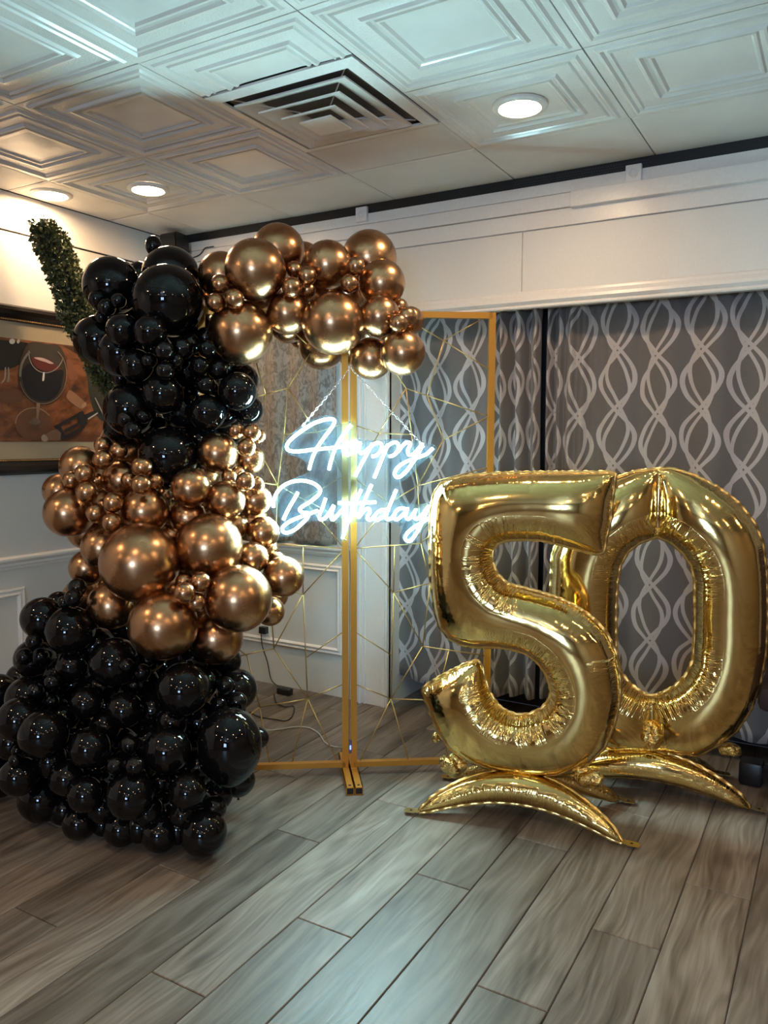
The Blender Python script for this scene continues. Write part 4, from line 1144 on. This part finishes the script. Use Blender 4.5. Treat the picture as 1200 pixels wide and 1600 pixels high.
    ctr = V[Fs].mean(1); Fs = Fs[inside(ctr, loops)]
    d, ix = dist_to(V)
    fx = np.clip((V[:, 0] - lo[0]) / cell, 0, nx - 2); fy = np.clip((V[:, 1] - lo[1]) / cell, 0, ny - 2)
    i0 = fx.astype(int); j0 = fy.astype(int); ax, ay = fx - i0, fy - j0
    uu = u[i0, j0] * (1 - ax) * (1 - ay) + u[i0 + 1, j0] * ax * (1 - ay) + u[i0, j0 + 1] * (1 - ax) * ay + u[i0 + 1, j0 + 1] * ax * ay
    # close to the rim use the distance to the true edge instead of the stair-stepped grid
    slope = np.maximum(uu, 1e-9) / np.maximum(d, 0.004)
    near = d < 0.018
    h = thick * np.sqrt(2 * np.maximum(uu, 0))
    ref = thick * np.sqrt(2 * np.maximum(d, 0) * 0.045)
    w = np.clip(d / 0.03, 0, 1)
    h = h * w + ref * (1 - w)
    if hmax: h = hmax * np.tanh(h / hmax)
    s, cc = S[ix], Cc[ix]
    wr = np.abs(np.sin(s * math.pi / 0.034 + 1.3 * np.sin(s * 17.0)))
    deep = np.clip(1 - wr * 4.0, 0, 1)
    h *= 1 - crease * (0.25 + 0.75 * cc) * np.clip(1 - d / 0.078, 0, 1) * deep * np.clip(d / 0.012, 0, 1)
    scal = np.abs(np.sin(s * math.pi / 0.021 + np.sin(s * 9)))
    h *= 1 - 0.12 * np.exp(-d / 0.012) * (1 - scal)
    isb = d < 1e-4; h[isb] = 0
    P3 = org + V[:, :1] * e1 + V[:, 1:] * e2
    rimw = np.where(isb, 0.0025 * np.sin(s * 2 * math.pi / 0.05) , 0)
    front = P3 + nrm * (h + rimw)[:, None]
    bidx = np.where(isb, np.arange(len(V)), -1); back_i = np.where(~isb)[0]
    back = P3[back_i] - nrm * h[back_i][:, None]
    mp = np.arange(len(V)); mp[back_i] = len(V) + np.arange(len(back_i))
    verts = np.vstack([front, back]); faces = np.vstack([Fs, mp[Fs][:, ::-1]])
    me = bpy.data.meshes.new(name); me.from_pydata(verts.tolist(), [], faces.tolist())
    for nm, arr in (('seam_s', s), ('seam_d', d), ('seam_c', cc)):
        at = me.attributes.new(nm, 'FLOAT', 'POINT'); at.data.foreach_set('value', np.concatenate([arr, arr[back_i]]).astype(np.float32))
    me.polygons.foreach_set('use_smooth', [True] * len(me.polygons)); me.update()
    ob = obj(name, me, M['gold_foil'], parent)
    if seam:
        for li, l in enumerate(loops):
            tg = nxt[li] - prv[li]; tg /= np.linalg.norm(tg, axis=1)[:, None] + 1e-9
            nn = np.stack([-tg[:, 1], tg[:, 0]], 1)
            if inside(l + nn * 0.003, loops).mean() > 0.5: nn = -nn
            k = len(l); ss = np.arange(k)
            a = l - nn * 0.001; b = l + nn * (0.0075 + 0.0012 * np.sin(ss * 1.7))[:, None]
            z = 0.0025 * np.sin(np.arange(k) * step * 2 * math.pi / 0.05)
            vs = []
            for hgt in (0.0005, -0.0005):
                for q in (a, b): vs.append(org + q[:, :1] * e1 + q[:, 1:] * e2 + nrm * (z + hgt)[:, None])
            vs = np.vstack(vs); fs = []
            for i in range(k):
                j = (i + 1) % k
                fs += [(i, j, k + j, k + i), (2 * k + i, 3 * k + i, 3 * k + j, 2 * k + j), (k + i, k + j, 3 * k + j, 3 * k + i)]
            MB().add(vs, fs).build('seam', M['foil_seam'], ob, True)
    return ob

DA = math.radians(12.0)
DD = np.array([math.cos(DA), math.sin(DA), 0.0]); DN = np.array([math.sin(DA), -math.cos(DA), 0.0])
def to2d(pxs, org, e1, e2, n):
    out = []
    for x, y in pxs:
        p = on_plane(x, y, org, n) - org
        out.append((float(p @ e1), float(p @ e2)))
    return out
c2 = lambda L: [(630 + a / 3.3333, 720 + b / 3.3333) for a, b in L]
c3 = lambda L: [(630 + a / 3.2432, 1000 + b / 3.2432) for a, b in L]
c4 = lambda L: [(880 + a / 2.6667, 700 + b / 2.6667) for a, b in L]
FIVE = (c2([(200,118),(165,165),(150,220),(143,300),(141,400),(142,500),(146,600),(155,700),(168,790),(190,865),(240,925),(310,958),(380,968),(480,968),(560,978),(640,1002),(700,1047),(745,1110)])
        + c3([(745,230),(750,270),(735,312),(700,350),(640,376),(585,380),(530,365),(480,330),(440,270),(415,200),(400,135),(378,103),(310,125),(200,180),(120,228),(95,255),(112,300),(140,380),(180,470),(240,550),(310,605),(400,640),(500,665),(650,686),(790,688),(880,662),(950,615),(1020,540),(1070,420),(1098,300),(1098,200),(1078,90)])
        + c2([(1128,1100),(1108,1000),(1060,900),(1000,832),(940,785),(880,750),(800,712),(700,682),(620,660),(540,640),(490,590),(465,530),(465,470),(490,430),(540,412),(620,408),(720,412),(800,430),(880,452),(940,470),(1010,485),(1045,475),(1056,400),(1078,320),(1085,220),(1098,130),(1104,68),(1080,60),(1000,62),(900,62),(700,62),(500,66),(350,76),(250,96)]))
ZERO_OUT = c4([(400,88),(450,86),(540,112),(640,162),(730,228),(795,310),(832,400),(846,520),(850,700),(843,850),(820,980),(780,1090),(720,1180),(640,1240),(560,1280),(480,1274),(400,1262),(360,1264),(290,1262),(190,1262),(100,1195),(20,1085),(-28,955),(-48,800),(-52,600),(-45,450),(0,322),(90,205),(200,132),(300,98)])
ZERO_IN = c4([(390,368),(450,393),(500,438),(535,490),(549,550),(550,670),(548,800),(540,890),(510,950),(460,997),(400,1026),(370,1032),(330,1021),(280,985),(240,935),(222,870),(219,780),(219,660),(225,560),(237,490),(270,430),(320,393)])
P5 = np.array([-0.912, 2.743, 0.181]); P0 = np.array([-0.603, 3.134, 0.189])
five = thing('foil_balloon', 'gold foil balloon shaped as the digit 5 standing on its own foil feet', 'foil balloon', (P5[0], P5[1], 0), 'gold foil number balloons')
zero = thing('foil_balloon', 'gold foil balloon shaped as the digit 0 standing behind the digit 5', 'foil balloon', (P0[0], P0[1], 0), 'gold foil number balloons')
foil('digit', [to2d(FIVE, P5, DD, UP, DN)], P5, DD, UP, five, thick=0.80, crease=0.30)
sl = to2d(c4([(400, 82), (392, 372), (370, 1028), (368, 1275)]), P0, DD, UP, DN)
foil('digit', [to2d(ZERO_OUT, P0, DD, UP, DN), to2d(ZERO_IN, P0, DD, UP, DN)], P0, DD, UP, zero, thick=0.80, slits=[(sl[0], sl[1], 1.2), (sl[2], sl[3], 0.7)], crease=0.26)

def crescent(parent, E1, E2, top, name='stand_foot', flip=False):
    """banana-shaped foil foot: ends on the floor, middle up under the digit"""
    E1 = np.array(E1, float); E2 = np.array(E2, float); top = np.array(top, float)
    L = np.linalg.norm(E2 - E1); a = (E2 - E1) / L
    mid = (E1 + E2) / 2; b = top - mid; b -= a * (b @ a); Hh = np.linalg.norm(b); b /= Hh
    up = []; lowp = []
    for t in np.linspace(0, 1, 21):
        x = t * L; arch = math.sin(math.pi * t) ** 0.85 if 0 < t < 1 else 0
        half = 0.056 * (max(0.0, math.sin(math.pi * t)) ** 0.55) + 0.004
        yc = (Hh - 0.050) * arch
        up.append((x, yc + half)); lowp.append((x, yc - half * 0.95))
    loop = up + lowp[::-1]
    n = np.cross(a, b)
    if n @ CF > 0: b2 = b
    ob = foil(name, [loop], E1, a, b, parent, thick=0.95, step=0.012, grid=0.014, crease=0.05, cell=0.005)
    for (P, s) in ((E1, -1), (E2, 1)):
        tab = [P + a * s * x + np.array([0, 0, z]) + np.cross(a, UP) * y for x, y, z in ((-0.012, -0.008, 0.006), (0.02, -0.020, 0.0), (0.055, -0.017, -0.002), (0.06, 0.0, -0.002), (0.055, 0.017, -0.002), (0.02, 0.020, 0.0), (-0.012, 0.008, 0.006))]
        MB().poly(tab, (0, 0, 1), 0.001).build('end_tab', M['foil_seam'], ob)
        c = P + a * s * 0.032 + np.array([0, 0, 0.0012])
        MB().lathe([(0.005, 0), (0.005, 0.0006)], 12, c).build('tab_hole', M['black_trim'], ob)
    return ob
def crumple(parent, p, r, sc=(1, 1, 1), seed=0):
    rnd = random.Random(seed); bm = bmesh.new(); bmesh.ops.create_icosphere(bm, subdivisions=3, radius=1)
    dirs = [Vector((rnd.gauss(0, 1), rnd.gauss(0, 1), rnd.gauss(0, 1))).normalized() for _ in range(26)]
    for v in bm.verts:
        n = v.co.normalized(); k = max(n.dot(q) for q in dirs)
        v.co = n * (0.62 + 0.5 * max(0, (k - 0.72) / 0.28) ** 1.2)
        v.co = Vector((v.co.x * sc[0], v.co.y * sc[1], v.co.z * sc[2])) * r + Vector(p)
    me = bpy.data.meshes.new('gathered_tie'); bm.to_mesh(me); bm.free()
    obj('gathered_tie', me, M['crumpled_foil'], parent)
E51 = on_z(655, 1268, 0.014); E52 = on_z(972, 1316, 0.014)
top5 = on_plane(800, 1207, P5 - np.array([DN[0], DN[1], 0]) * -0.02, DN)
crescent(five, E51, E52, top5)
back5 = -DN * 0.34
crescent(five, E51 + back5 + DD * 0.06, E52 + back5 + DD * -0.02, top5 - DN * 0.05)
crumple(five, on_plane(708, 1195, P5 - DN * 0.02, DN) + [0, 0, 0.0], 0.045, (1.2, 1, 1.0), 1)
crumple(five, on_plane(920, 1213, P5 + DN * 0.01, DN), 0.045, (1.2, 1, 0.9), 2)
crumple(five, on_plane(682, 1152, P5 - DN * 0.10, DN), 0.022, (0.8, 1, 1.0), 3)
E02 = on_z(1172, 1262, 0.018); E01 = E02 - DD * 0.76
top0 = on_plane(1018, 1178, P0, DN) + np.array([0, 0, 0.005])
crescent(zero, E01, E02, top0)
crescent(zero, E01 + back5 * 0.9 - DD * 0.02, E02 + back5 * 0.9 - DD * 0.10, top0 - DN * 0.05)
crumple(zero, on_plane(1018, 1150, P0 + DN * 0.045, DN), 0.045, (0.75, 0.8, 1.2), 4)
crumple(zero, on_plane(1140, 1172, P0 - DN * 0.02, DN), 0.034, (1.2, 1, 0.8), 5)
crumple(zero, on_plane(1027, 832, P0 + DN * 0.02, DN), 0.017, (0.8, 1, 1.2), 6)

# ================================================================== SMALL THINGS ON FLOOR AND WALL
p = on_y(415, 984, YB)
pl = thing('plug_adapter', 'black plug adapter on the white wainscot behind the bronze balloons', 'plug', p)
MB().bbox(p + [-0.024, -0.035, -0.018], p + [0.024, 0.0, 0.022], 0.004).build('adapter_body', M['black_plastic'], pl)
MB().bbox(p + [-0.034, -0.005, -0.056], p + [0.034, 0.0, 0.056], 0.002).build('socket_plate', M['white_plastic'], pl)
b = on_z(445, 1080, 0.018)
br = thing('power_brick', 'small black power brick on the floor by the wainscot', 'power supply', (b[0], b[1], 0))
MB().bbox((b[0] - 0.042, b[1] - 0.022, 0.001), (b[0] + 0.042, b[1] + 0.022, 0.036), 0.005).build('brick_body', M['black_plastic'], br)
MB().lathe([(0.002, 0), (0.002, 0.001)], 10, (b[0] + 0.033, b[1] - 0.008, 0.036)).build('indicator', M['white_plastic'], br)
c1 = catmull([on_y(408, 990, YB - 0.03), on_y(410, 1010, YB - 0.02), on_y(418, 1035, YB - 0.015), on_y(424, 1062, YB - 0.015), (b[0] - 0.06, b[1] + 0.03, 0.02), (b[0] - 0.040, b[1], 0.018)], 6)
tag(MB().tube(c1, 0.003, 6).build('power_cable', M['dark_cable'], None, True), 'black cable running down the wainscot to the power brick', 'cable')
c2_ = catmull([on_z(*q, 0.005) for q in ((428, 1084), (432, 1098), (445, 1104), (459, 1104), (457, 1118), (447, 1126), (430, 1124), (405, 1120), (390, 1112))], 6)
tag(MB().tube(c2_, 0.003, 6).build('power_cable', M['dark_cable'], None, True), 'black cable looping over the floor behind the wires', 'cable')
c3_ = catmull([on_z(*q, 0.005) for q in ((415, 1142), (440, 1139), (460, 1136), (482, 1137), (498, 1146), (508, 1160), (520, 1166), (534, 1168))] + [fpx(545, 1168, -0.02)], 6)
tag(MB().tube(c3_, 0.0028, 6).build('sign_cable', M['pale_cable'], None, True), 'pale cable crossing the floor to the gold frame post', 'cable')
d = fpx(547.5, 1166, 0.012)
dm = thing('dimmer', 'small inline dimmer with a glowing blue light on the gold post', 'dimmer', d)
MB().bar(d - UP * 0.028, d + UP * 0.028, FN, 0.011, 0.012).build('dimmer_body', plain('dimmer_body', (0.10, 0.09, 0.16), 0.4), dm)
MB().bar(d - UP * 0.012 + FN * 0.006, d + UP * 0.006 + FN * 0.006, FN, 0.006, 0.003).build('led', M['blue_led'], dm)
c4_ = catmull([fpx(545, 1160, 0.0), fpx(546, 1050, -0.012), fpx(546, 950, -0.014), fpx(546, 860, -0.012), npx(512, 1050, NO - 0.01)], 8)
tag(MB().tube(c4_, 0.002, 6).build('sign_cable', M['pale_cable'], None, True), 'thin cable between the two centre posts up to the neon sign', 'cable')

# dark upholstered chair half out of frame beside the digit 0
def chair():
    q = np.array([-0.02, 3.41, 0.0])
    t = thing('dining_chair', 'dark plum upholstered chair with black feet beside the digit 0', 'chair', q)
    plum = plain('plum_fabric', (0.030, 0.016, 0.018), 0.75, bump=0.2, bscale=220)
    MB().bbox(q + [-0.225, -0.235, 0.40], q + [0.225, 0.225, 0.50], 0.03).build('seat', plum, t, angle=40)
    MB().bbox(q + [-0.225, 0.10, 0.46], q + [0.225, 0.17, 1.03], 0.03).build('backrest', plum, t, angle=40)
    MB().lathe([(0.05, 0.0), (0.045, 0.03), (0.03, 0.08), (0.03, 0.40)], 20, q + [0, 0, 0.05]).build('pedestal', M['black_plastic'], t, angle=40)
    for k in range(4):
        an = math.radians(163 + 90 * k); d2 = np.array([math.cos(an), math.sin(an), 0])
        e = q + d2 * 0.27
        MB().bar(q + [0, 0, 0.075], e + [0, 0, 0.06], UP, 0.05, 0.045).build('foot_arm', M['black_plastic'], t)
        MB().bbox(e + [-0.045, -0.045, 0.0], e + [0.045, 0.045, 0.10], 0.014).build('foot', M['black_plastic'], t, angle=40)
chair()
